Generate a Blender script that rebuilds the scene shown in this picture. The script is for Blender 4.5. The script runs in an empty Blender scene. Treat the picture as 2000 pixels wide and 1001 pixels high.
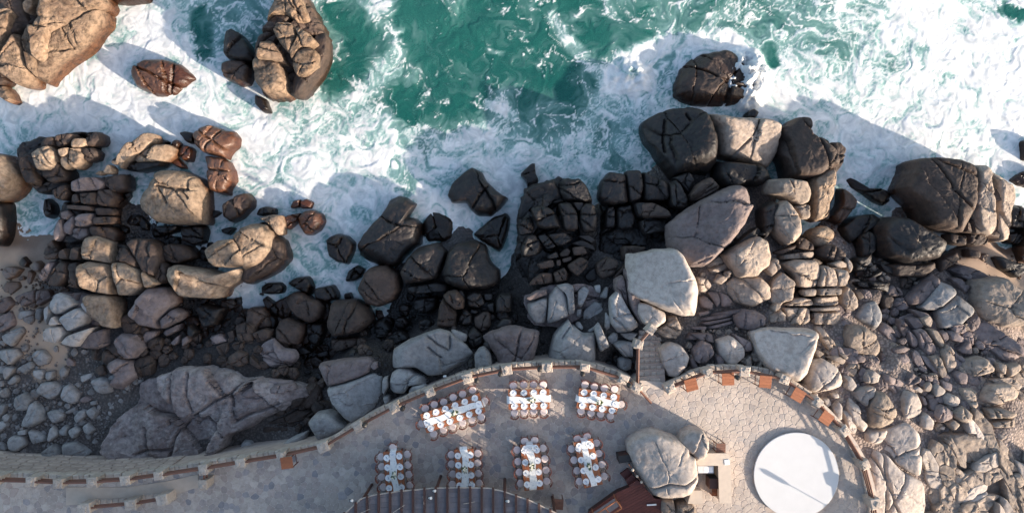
import bpy, math, random
import numpy as np
from mathutils import Vector, Matrix

# ------------------------------------------------------------------ camera, sky, sun, exposure
SC = bpy.context.scene
COL = SC.collection
H = 47.0            # camera height above the sea
F = 1333.0          # focal length in photo pixels (2000 px wide frame)
T = 5.5             # terrace level
SUN_EL = math.radians(17.0)
SUN_DIR = Vector((0.875, -0.484, 0)).normalized()      # ground direction towards the sun

cam_d = bpy.data.cameras.new('camera')
cam = bpy.data.objects.new('camera', cam_d); COL.objects.link(cam)
cam_d.sensor_width = 36.0; cam_d.lens = 36.0 * F / 2000.0
cam.location = (0, 0, H); cam.rotation_euler = (0, 0, 0)
cam_d.clip_start = 0.5; cam_d.clip_end = 12000
SC.camera = cam

W = bpy.data.worlds.new('World'); SC.world = W; W.use_nodes = True
wn = W.node_tree; wn.nodes.clear()
sky = wn.nodes.new('ShaderNodeTexSky'); sky.sky_type = 'NISHITA'; sky.sun_disc = False
sky.sun_elevation = SUN_EL
sky.sun_rotation = math.atan2(SUN_DIR.x, SUN_DIR.y)
sky.air_density = 1.0; sky.dust_density = 2.0; sky.ozone_density = 0.7
bg = wn.nodes.new('ShaderNodeBackground'); bg.inputs['Strength'].default_value = 0.13
wo = wn.nodes.new('ShaderNodeOutputWorld')
wn.links.new(sky.outputs[0], bg.inputs[0]); wn.links.new(bg.outputs[0], wo.inputs[0])

sd = bpy.data.lights.new('sun', 'SUN'); sd.energy = 3.9; sd.angle = math.radians(0.6)
sd.color = (1.0, 0.85, 0.70)
so = bpy.data.objects.new('sun', sd); COL.objects.link(so)
sv = Vector((SUN_DIR.x * math.cos(SUN_EL), SUN_DIR.y * math.cos(SUN_EL), math.sin(SUN_EL)))
so.rotation_euler = sv.to_track_quat('Z', 'Y').to_euler(); so.location = sv * 200

SC.view_settings.view_transform = 'Standard'; SC.view_settings.look = 'None'
SC.view_settings.exposure = 1.5; SC.view_settings.gamma = 1.0
SC.view_settings.use_curve_mapping = False
SC.cycles.max_bounces = 6; SC.cycles.use_denoising = True

rng = random.Random(7)
nr = np.random.RandomState(11)

# ------------------------------------------------------------------ helpers
def P(px, py, z):
    s = (H - z) / F
    return Vector(((px - 1000.0) * s, -(py - 500.5) * s, z))

def Pa(pts, z):
    s = (H - z) / F
    a = np.asarray(pts, float)
    return np.stack([(a[:, 0] - 1000.0) * s, -(a[:, 1] - 500.5) * s], 1)

_g = np.array([[1,1,0],[-1,1,0],[1,-1,0],[-1,-1,0],[1,0,1],[-1,0,1],[1,0,-1],[-1,0,-1],
               [0,1,1],[0,-1,1],[0,1,-1],[0,-1,-1],[1,1,0],[-1,1,0],[0,-1,1],[0,-1,-1]], np.float32)
def pnoise(x, y, z, seed=0):
    x = np.asarray(x, np.float32); y = np.asarray(y, np.float32)
    z = np.broadcast_to(np.asarray(z, np.float32), x.shape)
    xi = np.floor(x); yi = np.floor(y); zi = np.floor(z)
    xf = x - xi; yf = y - yi; zf = z - zi
    xi = xi.astype(np.int64); yi = yi.astype(np.int64); zi = zi.astype(np.int64)
    u = xf*xf*xf*(xf*(xf*6-15)+10); v = yf*yf*yf*(yf*(yf*6-15)+10); w = zf*zf*zf*(zf*(zf*6-15)+10)
    def corner(i, j, k):
        h = ((xi+i)*374761393 + (yi+j)*668265263 + (zi+k)*1440662683 + seed*974634777) & 0xffffffff
        h = ((h ^ (h >> 13)) * 1274126177) & 0xffffffff
        g = _g[((h ^ (h >> 16)) & 15)]
        return g[..., 0]*(xf-i) + g[..., 1]*(yf-j) + g[..., 2]*(zf-k)
    a = corner(0,0,0); b = corner(1,0,0); x00 = a + u*(b-a)
    a = corner(0,1,0); b = corner(1,1,0); x10 = a + u*(b-a)
    y0 = x00 + v*(x10-x00)
    a = corner(0,0,1); b = corner(1,0,1); x01 = a + u*(b-a)
    a = corner(0,1,1); b = corner(1,1,1); x11 = a + u*(b-a)
    y1 = x01 + v*(x11-x01)
    return y0 + w*(y1-y0)
def fbm(x, y, z, octv=4, seed=0, gain=0.5):
    s = 0; a = 1.0; f = 1.0
    for o in range(octv):
        s = s + a*pnoise(x*f, y*f, z*f if not np.isscalar(z) else z*f, seed+o*17); a *= gain; f *= 2.03
    return s
def sstep(a, b, x):
    t = np.clip((x-a)/(b-a), 0, 1); return t*t*(3-2*t)

def mk(name, V, quads=None, tris=None, ngons=None, smooth=True):
    me = bpy.data.meshes.new(name)
    V = np.asarray(V, np.float32)
    me.vertices.add(len(V)); me.vertices.foreach_set('co', V.ravel())
    idx = []; st = []; c = 0
    if quads is not None and len(quads):
        q = np.asarray(quads, np.int32); idx.append(q.ravel()); st.append(c + np.arange(len(q))*4); c += q.size
    if tris is not None and len(tris):
        t = np.asarray(tris, np.int32); idx.append(t.ravel()); st.append(c + np.arange(len(t))*3); c += t.size
    if ngons:
        for g in ngons:
            idx.append(np.asarray(g, np.int32)); st.append(np.array([c])); c += len(g)
    idx = np.concatenate(idx); st = np.concatenate(st).astype(np.int32)
    me.loops.add(len(idx)); me.loops.foreach_set('vertex_index', idx.astype(np.int32))
    me.polygons.add(len(st)); me.polygons.foreach_set('loop_start', st)
    me.polygons.foreach_set('use_smooth', np.full(len(st), smooth, bool))
    me.update(calc_edges=True)
    return me

def link(name, me, mat=None, parent=None, loc=None, kind=None, label=None, cat=None, group=None, rz=0.0):
    o = bpy.data.objects.new(name, me); COL.objects.link(o)
    if mat is not None and me is not None and not me.materials: me.materials.append(mat)
    if parent is not None: o.parent = parent
    if loc is not None: o.location = loc
    if rz: o.rotation_euler = (0, 0, rz)
    tag(o, label, cat, group, kind)
    return o
def tag(o, label=None, cat=None, group=None, kind=None):
    if label: o['label'] = label
    if cat: o['category'] = cat
    if group: o['group'] = group
    if kind: o['kind'] = kind
    return o
def empty(name, loc, label, cat, group=None, rz=0.0):
    o = bpy.data.objects.new(name, None); COL.objects.link(o); o.location = loc
    o.rotation_euler = (0, 0, rz); o.empty_display_size = 0.2
    return tag(o, label, cat, group)

class MB:
    """collects boxes, tubes and lathes into one mesh"""
    def __init__(s): s.v = []; s.f = []
    def add(s, V, Fc):
        o = len(s.v); s.v += [tuple(v) for v in V]; s.f += [tuple(i+o for i in f) for f in Fc]; return s
    def box(s, c, d, rz=0.0, bev=0.0, M=None):
        hx, hy, hz = d[0]/2, d[1]/2, d[2]/2
        b = min(bev, hx*.9, hy*.9, hz*.9)
        ca, sa = math.cos(rz), math.sin(rz)
        def tr(p):
            q = Vector((c[0]+p[0]*ca-p[1]*sa, c[1]+p[0]*sa+p[1]*ca, c[2]+p[2]))
            return M @ q if M else q
        if b <= 0:
            V = [tr(p) for p in ((-hx,-hy,-hz),(hx,-hy,-hz),(hx,hy,-hz),(-hx,hy,-hz),(-hx,-hy,hz),(hx,-hy,hz),(hx,hy,hz),(-hx,hy,hz))]
            return s.add(V, [(3,2,1,0),(4,5,6,7),(0,1,5,4),(1,2,6,5),(2,3,7,6),(3,0,4,7)])
        V = []; 
        def ring(ix, iy, z): return [(-ix,-iy+0,z),(ix,-iy,z),(ix,iy,z),(-ix,iy,z)]
        for (ix, iy, z) in ((hx,hy,-hz),(hx,hy,hz-b),(hx-b,hy-b,hz)): V += ring(ix, iy, z)
        Fc = [(3,2,1,0),(8,9,10,11)]
        for r in (0, 4):
            for k in range(4): Fc.append((r+k, r+(k+1)%4, r+4+(k+1)%4, r+4+k))
        return s.add([tr(p) for p in V], Fc)
    def tube(s, a, b, r, n=8, r2=None, caps=True):
        a = Vector(a); b = Vector(b); d = (b-a).normalized(); r2 = r if r2 is None else r2
        up = Vector((0,0,1)) if abs(d.z) < .9 else Vector((1,0,0))
        u = d.cross(up).normalized(); w = d.cross(u)
        V = []
        for (p, rr) in ((a, r), (b, r2)):
            for k in range(n):
                t = 2*math.pi*k/n; V.append(p + u*math.cos(t)*rr + w*math.sin(t)*rr)
        Fc = [(k, n+k, n+(k+1)%n, (k+1)%n) for k in range(n)]
        if caps: Fc += [tuple(range(n)), tuple(range(2*n-1, n-1, -1))]
        return s.add(V, Fc)
    def lathe(s, prof, c=(0,0,0), n=16):
        V = []; m = len(prof)
        for (r, z) in prof:
            for k in range(n):
                t = 2*math.pi*k/n; V.append((c[0]+r*math.cos(t), c[1]+r*math.sin(t), c[2]+z))
        Fc = []
        for j in range(m-1):
            for k in range(n): Fc.append((j*n+k, j*n+(k+1)%n, (j+1)*n+(k+1)%n, (j+1)*n+k))
        Fc += [tuple(range(n-1, -1, -1)), tuple((m-1)*n+k for k in range(n))]
        return s.add(V, Fc)
    def prism(s, poly, z0, z1, bev=0.0):
        n = len(poly); a = sum(poly[i][0]*poly[(i+1)%n][1]-poly[(i+1)%n][0]*poly[i][1] for i in range(n))
        if a < 0: poly = poly[::-1]
        V = [(p[0], p[1], z0) for p in poly] + [(p[0], p[1], z1) for p in poly]
        Fc = [tuple(range(n-1, -1, -1)), tuple(range(n, 2*n))] + [(k, (k+1)%n, n+(k+1)%n, n+k) for k in range(n)]
        return s.add(V, Fc)
    def mesh(s, name, smooth=False):
        me = bpy.data.meshes.new(name); me.from_pydata([tuple(v) for v in s.v], [], s.f); me.update()
        if smooth: me.polygons.foreach_set('use_smooth', np.ones(len(me.polygons), bool))
        return me
    def build(s, name, mat, parent=None, smooth=False, **kw):
        return link(name, s.mesh(name, smooth), mat, parent, **kw)

# ------------------------------------------------------------------ materials
def newmat(name):
    m = bpy.data.materials.new(name); m.use_nodes = True; nt = m.node_tree; nt.nodes.clear()
    out = nt.nodes.new('ShaderNodeOutputMaterial'); b = nt.nodes.new('ShaderNodeBsdfPrincipled')
    nt.links.new(b.outputs[0], out.inputs[0])
    return m, nt, b
def N(nt, t, **kw):
    n = nt.nodes.new(t)
    for k, v in kw.items(): setattr(n, k, v)
    return n
def noise(nt, vec, scale, detail=5, rough=0.55, dist=0.0):
    n = N(nt, 'ShaderNodeTexNoise'); n.inputs['Scale'].default_value = scale; n.inputs['Detail'].default_value = detail
    n.inputs['Roughness'].default_value = rough; n.inputs['Distortion'].default_value = dist
    if vec is not None: nt.links.new(vec, n.inputs['Vector'])
    return n.outputs['Fac']
def ramp(nt, src, stops):
    r = N(nt, 'ShaderNodeValToRGB'); e = r.color_ramp.elements
    while len(e) < len(stops): e.new(0.5)
    for i, (p, c) in enumerate(stops):
        e[i].position = p; e[i].color = (c, c, c, 1) if np.isscalar(c) else (*c, 1)
    nt.links.new(src, r.inputs[0]); return r.outputs[0]
def mixc(nt, fac, a, b, mode='MIX'):
    m = N(nt, 'ShaderNodeMix', data_type='RGBA', blend_type=mode)
    for sock, v in ((m.inputs[0], fac), (m.inputs[6], a), (m.inputs[7], b)):
        if hasattr(v, 'links') or isinstance(v, bpy.types.NodeSocket): nt.links.new(v, sock)
        elif np.isscalar(v): sock.default_value = v
        else: sock.default_value = (*v, 1)
    return m.outputs[2]
def math_(nt, op, a, b=None, clamp=False):
    m = N(nt, 'ShaderNodeMath', operation=op, use_clamp=clamp)
    for sock, v in ((m.inputs[0], a), (m.inputs[1], b)):
        if v is None: continue
        if isinstance(v, bpy.types.NodeSocket): nt.links.new(v, sock)
        else: sock.default_value = v
    return m.outputs[0]
def maprange(nt, v, a, b, c=0.0, d=1.0):
    m = N(nt, 'ShaderNodeMapRange'); m.interpolation_type = 'SMOOTHSTEP'
    nt.links.new(v, m.inputs[0])
    for i, x in enumerate((a, b, c, d)): m.inputs[i+1].default_value = x
    return m.outputs[0]
def bump(nt, b, hgt, strength, dist=0.05, prev=None):
    n = N(nt, 'ShaderNodeBump'); n.inputs['Strength'].default_value = strength; n.inputs['Distance'].default_value = dist
    nt.links.new(hgt, n.inputs['Height'])
    if prev is not None: nt.links.new(prev, n.inputs['Normal'])
    nt.links.new(n.outputs[0], b.inputs['Normal']); return n.outputs[0]
def worldpos(nt, jitter=True):
    g = N(nt, 'ShaderNodeNewGeometry').outputs['Position']
    if not jitter: return g, None
    oi = N(nt, 'ShaderNodeObjectInfo').outputs['Random']
    v = N(nt, 'ShaderNodeVectorMath', operation='MULTIPLY_ADD')
    c = N(nt, 'ShaderNodeCombineXYZ')
    m = math_(nt, 'MULTIPLY', oi, 60.0)
    for i in range(3): nt.links.new(m, c.inputs[i])
    v2 = N(nt, 'ShaderNodeVectorMath', operation='ADD')
    nt.links.new(g, v2.inputs[0]); nt.links.new(c.outputs[0], v2.inputs[1])
    return v2.outputs[0], oi

def rockmat(name, c1, c2, rough=0.85, wet=True, spots=0.35, bmp=0.5, spec=0.3, stain=(0.12, 0.07, 0.045), stainamt=0.0):
    m, nt, b = newmat(name)
    v, rnd = worldpos(nt)
    n1 = noise(nt, v, 0.55, 7, 0.6, 0.4)
    col = mixc(nt, ramp(nt, n1, [(0.32, 0.0), (0.68, 1.0)]), c1, c2)
    n2 = noise(nt, v, 3.2, 9, 0.65)
    col = mixc(nt, 1.0, col, ramp(nt, n2, [(0.25, 1-spots*1.3), (0.55, 1.0), (0.8, 1+spots*0.35)]), 'MULTIPLY')
    col = mixc(nt, 1.0, col, ramp(nt, noise(nt, v, 22, 6, .75), [(.3, .78), (.55, 1.0), (.8, 1.12)]), 'MULTIPLY')
    # iron staining / lichen blotches
    n3 = noise(nt, v, 1.4, 6, 0.7, 0.8)
    col = mixc(nt, math_(nt, 'MULTIPLY', ramp(nt, n3, [(0.52, 0.0), (0.66, 1.0)]), 0.25+stainamt), col, stain)
    # pits
    vo = N(nt, 'ShaderNodeTexVoronoi'); vo.inputs['Scale'].default_value = 1.7; nt.links.new(v, vo.inputs['Vector'])
    pit = ramp(nt, vo.outputs['Distance'], [(0.03, 0.45), (0.075, 1.0)])
    col = mixc(nt, 1.0, col, pit, 'MULTIPLY')
    # per rock tone
    tone = maprange(nt, rnd, 0, 1, 0.8, 1.16)
    cc = N(nt, 'ShaderNodeCombineXYZ')
    for i in range(3): nt.links.new(tone, cc.inputs[i])
    col = mixc(nt, 1.0, col, cc.outputs[0], 'MULTIPLY')
    r = None
    if wet:
        g = N(nt, 'ShaderNodeNewGeometry').outputs['Position']
        sx = N(nt, 'ShaderNodeSeparateXYZ'); nt.links.new(g, sx.inputs[0])
        zz = math_(nt, 'ADD', sx.outputs[2], math_(nt, 'MULTIPLY', math_(nt, 'SUBTRACT', n1, 0.5), 1.6))
        wf = maprange(nt, zz, 1.6, 0.55, 0.0, 1.0)
        col = mixc(nt, wf, col, mixc(nt, 1.0, col, (0.42, 0.27, 0.19), 'MULTIPLY'))
        rr = math_(nt, 'SUBTRACT', rough, math_(nt, 'MULTIPLY', wf, rough-0.28))
        nt.links.new(rr, b.inputs['Roughness'])
    else: b.inputs['Roughness'].default_value = rough
    b.inputs['Specular IOR Level'].default_value = spec
    nt.links.new(col, b.inputs['Base Color'])
    h = math_(nt, 'ADD', math_(nt, 'MULTIPLY', n2, 0.6), math_(nt, 'MULTIPLY', noise(nt, v, 13, 8, 0.7), 0.35))
    h = math_(nt, 'ADD', h, math_(nt, 'MULTIPLY', ramp(nt, n3, [(0.4, 0.0), (0.6, 1.0)]), 0.25))
    bump(nt, b, h, bmp, 0.12)
    return m

M = {}
M['gold']  = rockmat('golden_rock', (0.36, 0.27, 0.195), (0.235, 0.165, 0.118), spots=.55, bmp=.8, stain=(0.11,0.062,0.036), stainamt=.3)
M['tan']   = rockmat('tan_rock', (0.36, 0.29, 0.235), (0.27, 0.22, 0.185), spots=0.4, bmp=.65)
M['pale']  = rockmat('pale_rock', (0.44, 0.385, 0.345), (0.34, 0.295, 0.265), spots=0.32, bmp=0.28, stainamt=.12, stain=(.22,.17,.14))
M['grey']  = rockmat('grey_rock', (0.33, 0.315, 0.305), (0.235, 0.225, 0.22), spots=0.34, bmp=0.3, stainamt=.12, stain=(.14,.11,.10))
M['mauve'] = rockmat('mauve_rock', (0.235, 0.19, 0.182), (0.155, 0.122, 0.118), spots=0.35)
M['brown'] = rockmat('brown_rock', (0.085, 0.056, 0.043), (0.042, 0.029, 0.024), rough=0.7, spots=0.5, spec=0.4)
M['dark']  = rockmat('dark_rock', (0.026, 0.021, 0.020), (0.014, 0.012, 0.012), rough=0.5, spots=0.4, spec=0.4)
M['red']   = rockmat('wet_rusty_rock', (0.19, 0.095, 0.055), (0.11, 0.055, 0.035), rough=0.4, spots=0.5, spec=0.5)

M['rust']  = rockmat('barnacled_rock', (0.27, 0.19, 0.13), (0.15, 0.10, 0.07), spots=.75, bmp=1.0, stain=(0.09,0.05,0.03), stainamt=.4)
M['face']  = rockmat('seamed_rock_face', (0.34, 0.295, 0.28), (0.16, 0.125, 0.12), spots=.5, bmp=.8, stain=(0.13,0.085,0.075), stainamt=.25)

# ------------------------------------------------------------------ lie of the land (height by photo pixel)
_gp = np.array([
 # px, py, z
 (0,0,-1.6),(300,80,-2),(700,100,-3),(1000,100,-4),(1400,60,-3),(1800,60,-2.5),(2000,60,-2.5),
 (100,230,-1.5),(500,280,-1.5),(900,300,-2),(1200,280,-1.5),(1700,250,-1.6),(1950,260,-1.3),
 (60,340,-.5),(250,330,-.4),(400,400,-.5),(600,430,-.8),(800,430,-.9),(1000,430,-.8),(1130,350,-.6),(1250,430,-.3),(1560,420,-.5),(1680,380,-.7),(1700,450,-.3),(1980,400,-.6),
 (60,415,-.12),(40,455,0.02),(95,440,-.03),(40,500,.35),(100,480,.25),(0,600,.7),(120,580,.6),(60,690,1.0),(0,780,1.2),(150,760,1.25),(230,840,1.35),(100,870,1.4),(0,880,1.35),
 (200,430,.3),(200,520,.5),(300,480,.1),(320,600,.6),(420,620,.3),(480,560,-.3),(560,530,-.6),(640,540,-.7),(720,560,-.4),(580,600,-.15),(660,640,.05),(620,680,.0),(740,600,-.15),(780,620,-.05),(830,590,.1),(900,600,.5),(980,600,.8),(960,520,-.3),
 (1000,640,1.6),(1100,600,1.6),(1080,480,.6),(1100,660,2.0),(1190,680,2.6),(1250,560,2.2),(1250,450,.9),(1340,640,3.6),(1420,570,2.8),(1430,660,4.0),(1560,560,2.2),(1540,680,4.2),(1330,400,.4),
 (620,780,2.0),(560,860,2.2),(740,760,2.6),(450,720,1.6),(450,860,2.4),(330,760,1.6),(300,900,2.0),(860,690,3.6),(900,735,4.2),(1000,700,3.8),
 (1660,540,.7),(1700,600,1.2),(1660,680,3.0),(1620,760,4.3),(1690,800,4.4),(1750,720,3.3),(1800,600,1.5),(1860,520,.9),(1920,510,.8),(1960,470,-.1),(1990,520,.5),(1850,680,2.6),(1985,610,1.3),(1960,680,2.0),(1860,760,3.6),(1960,760,3.0),(1985,840,3.2),(1810,840,3.9),(1750,900,4.3),(1900,920,3.8),(2000,980,3.8),(1780,1000,4.2),(1820,900,3.8),(1760,480,-.1),(1850,470,-.2),
 (1550,800,4.6),(1000,900,4.4),(500,950,4.0),(100,960,3.0),(1700,1000,4.4),
 (1480,190,-1.5),(1520,160,-1.6),(1420,120,-1.4),(1400,215,-1.2),(1620,230,-1.5),(1300,180,-1.6),(1840,270,-1.4),(1780,330,-1.0),(1560,215,-1.5),(1480,225,-1.2),(1600,330,-.6),(560,150,-1.2),(640,250,-1.5),
 (-400,500,.3),(-400,800,2.5),(-400,300,-1.5),(2400,400,-.8),(2400,700,2.5),(2400,1000,4.2),(1000,1400,4.8),(0,1400,4.8),(2000,1400,4.8),(1000,-400,-5),(0,-400,-4),(2000,-400,-4),
], float)
def ground_px(px, py):
    px = np.asarray(px, float); py = np.asarray(py, float)
    d2 = (px[..., None]-_gp[:, 0])**2 + (py[..., None]-_gp[:, 1])**2 + 90.0
    w = d2**-1.8
    return (w*_gp[:, 2]).sum(-1)/w.sum(-1)
def xy_to_px(x, y, z=0.0):
    s = F/(H-z); return 1000+x*s, 500.5-y*s

# ------------------------------------------------------------------ rock builder
def poly_area_c(p):
    x, y = p[:, 0], p[:, 1]; x2, y2 = np.roll(x, -1), np.roll(y, -1)
    c = x*y2-x2*y; a = c.sum()/2
    return a, np.array([((x+x2)*c).sum()/(6*a), ((y+y2)*c).sum()/(6*a)])
def chaikin(p, it=2, k=0.22):
    for _ in range(it):
        q = np.roll(p, -1, 0)
        a = p*(1-k)+q*k; b = p*k+q*(1-k)
        p = np.stack([a, b], 1).reshape(-1, 2)
    return p
def resample(p, n):
    q = np.vstack([p, p[:1]]); d = np.hypot(*np.diff(q, axis=0).T); s = np.concatenate([[0], np.cumsum(d)])
    t = np.linspace(0, s[-1], n, endpoint=False)
    return np.stack([np.interp(t, s, q[:, 0]), np.interp(t, s, q[:, 1])], 1)
def segdist(x, y, pl):
    d = np.full(x.shape, 1e9)
    for (a, b) in zip(pl[:-1], pl[1:]):
        ab = b-a; t = np.clip(((x-a[0])*ab[0]+(y-a[1])*ab[1])/max(ab@ab, 1e-9), 0, 1)
        d = np.minimum(d, np.hypot(x-a[0]-t*ab[0], y-a[1]-t*ab[1]))
    return d

def A_of(p): return abs(poly_area_c(p)[0])
def rock_geo(poly, h, seed, tilt=None, joints=0, cracks=(), res=0.085, flat=0.5, sharp=20.0, edge=0.42, round_=4.0, rough=1.0, nfac=None, nmax=190, chk=.10, cells=1.0):
    """poly: outline in metres (x,y); h: height. Returns V (z from 0 to h), quads, tris"""
    r = np.random.RandomState(seed)
    p = np.asarray(poly, float)
    a, c = poly_area_c(p)
    if a < 0: p = p[::-1]; a = -a
    per = np.hypot(*(np.roll(p, -1, 0)-p).T).sum(); R = math.sqrt(a/math.pi)
    n = int(np.clip(per/res, 14, nmax)); m = int(np.clip(R/(res*0.85), 4, 44))
    ol = resample(chaikin(p, 2, chk), n) - c
    # small raggedness of the outline
    ang = np.linspace(0, 2*np.pi, n, endpoint=False)
    wob = fbm(np.cos(ang)*2.2*max(1, R*.8)+seed*3.1, np.sin(ang)*2.2*max(1, R*.8), seed*1.7, 3, seed)
    ol = ol*(1+0.035*rough*wob)[:, None]
    rr = (np.arange(1, m+1)/m)**0.72
    X = rr[:, None]*ol[None, :, 0]; Y = rr[:, None]*ol[None, :, 1]
    dome = (1-np.clip(rr, 0, 1)**round_)
    dome = np.sqrt(np.clip(dome, 0, 1))
    dome = edge + (1-edge)*dome
    planes = [np.repeat(dome[:, None], n, 1)*1.04]
    if tilt is None:
        t = r.uniform(0, 2*math.pi); s = r.uniform(0.05, 0.28); tilt = (math.cos(t)*s, math.sin(t)*s)
    tp = (X*tilt[0] + Y*tilt[1])/h
    hi = np.quantile(tp, 0.93)
    planes.append(1 + (tp-hi))
    nf = r.randint(5, 11) if nfac is None else nfac
    for i in range(nf):
        t = r.uniform(0, 2*math.pi); d = np.array([math.cos(t), math.sin(t)])
        pr = X*d[0]+Y*d[1]; ext = (ol@d).max()
        st = i % 2 == 0; s = r.uniform(.6, 2.0) if st else r.uniform(0.15, 0.6); f = r.uniform(0.5, 0.85) if st else r.uniform(0.1, 0.7)
        planes.append(1 - s*(pr-f*ext)/h + (tp-hi)*0.5)
    S = np.stack(planes); k = sharp
    Z = -np.log(np.exp(-k*np.clip(S, -3, 3)).sum(0))/k
    Z = np.maximum(Z, 0.12)*h
    # lumps
    sc = 1.0/max(R*0.55, .25)
    amp = 0.05*R*rough
    Z = Z + amp*fbm(X*sc+seed, Y*sc-seed, seed*.37, 4, seed)*np.clip(1.15-rr, .25, 1)[:, None]
    if R > 0.5:
        rg = 1-np.abs(fbm(X*1.1+seed*2, Y*1.1+seed, seed*.11, 4, seed+5))*1.8
        Z = Z - 0.05*rough*np.clip(rg-.72, 0, 1)*3.0
        Z = Z + 0.03*rough*fbm(X*3.5, Y*3.5, seed*.7, 3, seed+9)
    # broken faces: pieces that sit a little higher, lower or tilted
    if R > .45 and cells > 0:
        nc = int(np.clip(R*R*cells, 3, 26)); sx_, sy_ = r.uniform(-1, 1, nc)*np.abs(ol[:, 0]).max(), r.uniform(-1, 1, nc)*np.abs(ol[:, 1]).max()
        wx = X+.10*R*fbm(X*1.5/R+seed, Y*1.5/R, .3, 3, seed+2); wy = Y+.10*R*fbm(X*1.5/R, Y*1.5/R-seed, .9, 3, seed+3)
        ca_ = r.uniform(0, math.pi); an = r.uniform(.55, 1.0)      # joints run mostly one way
        U = (wx*math.cos(ca_)+wy*math.sin(ca_))*an; Wv = -wx*math.sin(ca_)+wy*math.cos(ca_)
        su = (sx_*math.cos(ca_)+sy_*math.sin(ca_))*an; sw = -sx_*math.sin(ca_)+sy_*math.cos(ca_)
        D = (U[..., None]-su)**2+(Wv[..., None]-sw)**2; o2 = np.argsort(D, -1)[..., :2]; i1 = o2[..., 0]
        d1 = np.sqrt(np.take_along_axis(D, o2[..., :1], -1))[..., 0]; d2 = np.sqrt(np.take_along_axis(D, o2[..., 1:2], -1))[..., 0]
        cs = math.sqrt(A_of(ol)/nc)
        off = r.uniform(-1, .6, nc)*.12*cs*rough; gx_ = r.uniform(-.16, .16, nc)*rough; gy_ = r.uniform(-.16, .16, nc)*rough
        Z = Z + off[i1] + gx_[i1]*(X-sx_[i1]) + gy_[i1]*(Y-sy_[i1])
        gr = np.exp(-((d2-d1)/.06)**2)*(pnoise(X*.8+seed, Y*.8, .2, seed) > -.25)
        Z = Z - .15*gr*min(1, rough)
    # joints: long natural cracks
    cl = [np.asarray(q)-c for q in cracks]
    for i in range(joints):
        t = r.uniform(0, math.pi); d = np.array([math.cos(t), math.sin(t)]); o = np.array([-d[1], d[0]])*r.uniform(-.45, .45)*R
        L = np.linspace(-1.6, 1.6, 9)[:, None]*R
        pl = o + L*d + np.array([-d[1], d[0]])*(r.randn(9, 1)*0.07*R).cumsum(0)
        cl.append(pl)
    for q in cl:
        dd = segdist(X+.04*fbm(X*3, Y*3, seed*.3, 2, 3), Y, q); w = 0.055+0.008*R
        Z = Z - min(0.32, 0.14+.06*R)*np.exp(-(dd/w)**2)
    Z = np.maximum(Z, 0.05*h)
    zt = Z[-1]
    # below the rim: two rings down to the base, tucked in
    Xb = np.stack([ol[:, 0]*1.015, ol[:, 0]*0.95]); Yb = np.stack([ol[:, 1]*1.015, ol[:, 1]*.95]); Zb = np.stack([zt*0.5, zt*0-0.05])
    X = np.vstack([X, Xb]); Y = np.vstack([Y, Yb]); Z = np.vstack([Z, Zb])
    V = np.stack([X, Y, Z], -1).reshape(-1, 3)
    V = np.vstack([V, [[0, 0, Z[0].mean()]]])
    M_ = X.shape[0]
    j, kk = np.meshgrid(np.arange(M_-1), np.arange(n), indexing='ij')
    k2 = (kk+1) % n
    q = np.stack([j*n+kk, (j+1)*n+kk, (j+1)*n+k2, j*n+k2], -1).reshape(-1, 4)
    t = np.stack([np.full(n, len(V)-1), np.arange(n), (np.arange(n)+1) % n], -1)
    return V, q, t, c

TILES = {'A0':(0,230,4),'A1':(250,230,4),'A2':(500,320,4),'A3':(750,320,4),'A4':(1000,320,4),'A5':(1250,200,4),'A6':(1500,230,4),'A7':(1750,290,4),
 'B0':(0,440,4),'B1':(250,440,4),'B2':(500,520,4),'B3':(750,520,4),'B4':(1000,500,4),'B5':(1250,420,4),'B6':(1500,440,4),'B7':(1750,490,4),
 'C0':(0,660,4),'C1':(180,660,4),'C2':(400,640,4),'C3':(600,630,4),'C4':(1500,640,4),'C5':(1750,640,4),'C6':(1750,760,4.153),'C7':(0,0,4),
 'Q1':(0,0,2),'Q2':(500,0,2),'Q3':(1000,0,2),'K3':(1000,500,2),'PX':(0,0,1)}
def parse_pts(s, tile):
    ox, oy, k = TILES[tile]
    return np.array([[ox+float(q.split(',')[0])/k, oy+float(q.split(',')[1])/k] for q in s.split()])

MASK = np.zeros((520, 1020), np.int16)      # which photo spots (2 px cells) a traced rock covers
_my, _mx = np.mgrid[0:520, 0:1020]
def in_poly(x, y, p):
    ins = np.zeros(x.shape, bool); q = np.roll(p, 1, 0)
    for (a, b) in zip(p, q):
        c = ((a[1] > y) != (b[1] > y)) & (x < (b[0]-a[0])*(y-a[1])/((b[1]-a[1]) or 1e-9)+a[0])
        ins ^= c
    return ins
def mark(p):
    x0, y0 = np.maximum(p.min(0)/2-1, 0).astype(int); x1, y1 = (p.max(0)/2+2).astype(int)
    x1 = min(x1, 1020); y1 = min(y1, 520)
    if x1 <= x0 or y1 <= y0: return
    MASK[y0:y1, x0:x1] |= in_poly(_mx[y0:y1, x0:x1]*2.0, _my[y0:y1, x0:x1]*2.0, p).astype(np.int16)

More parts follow.
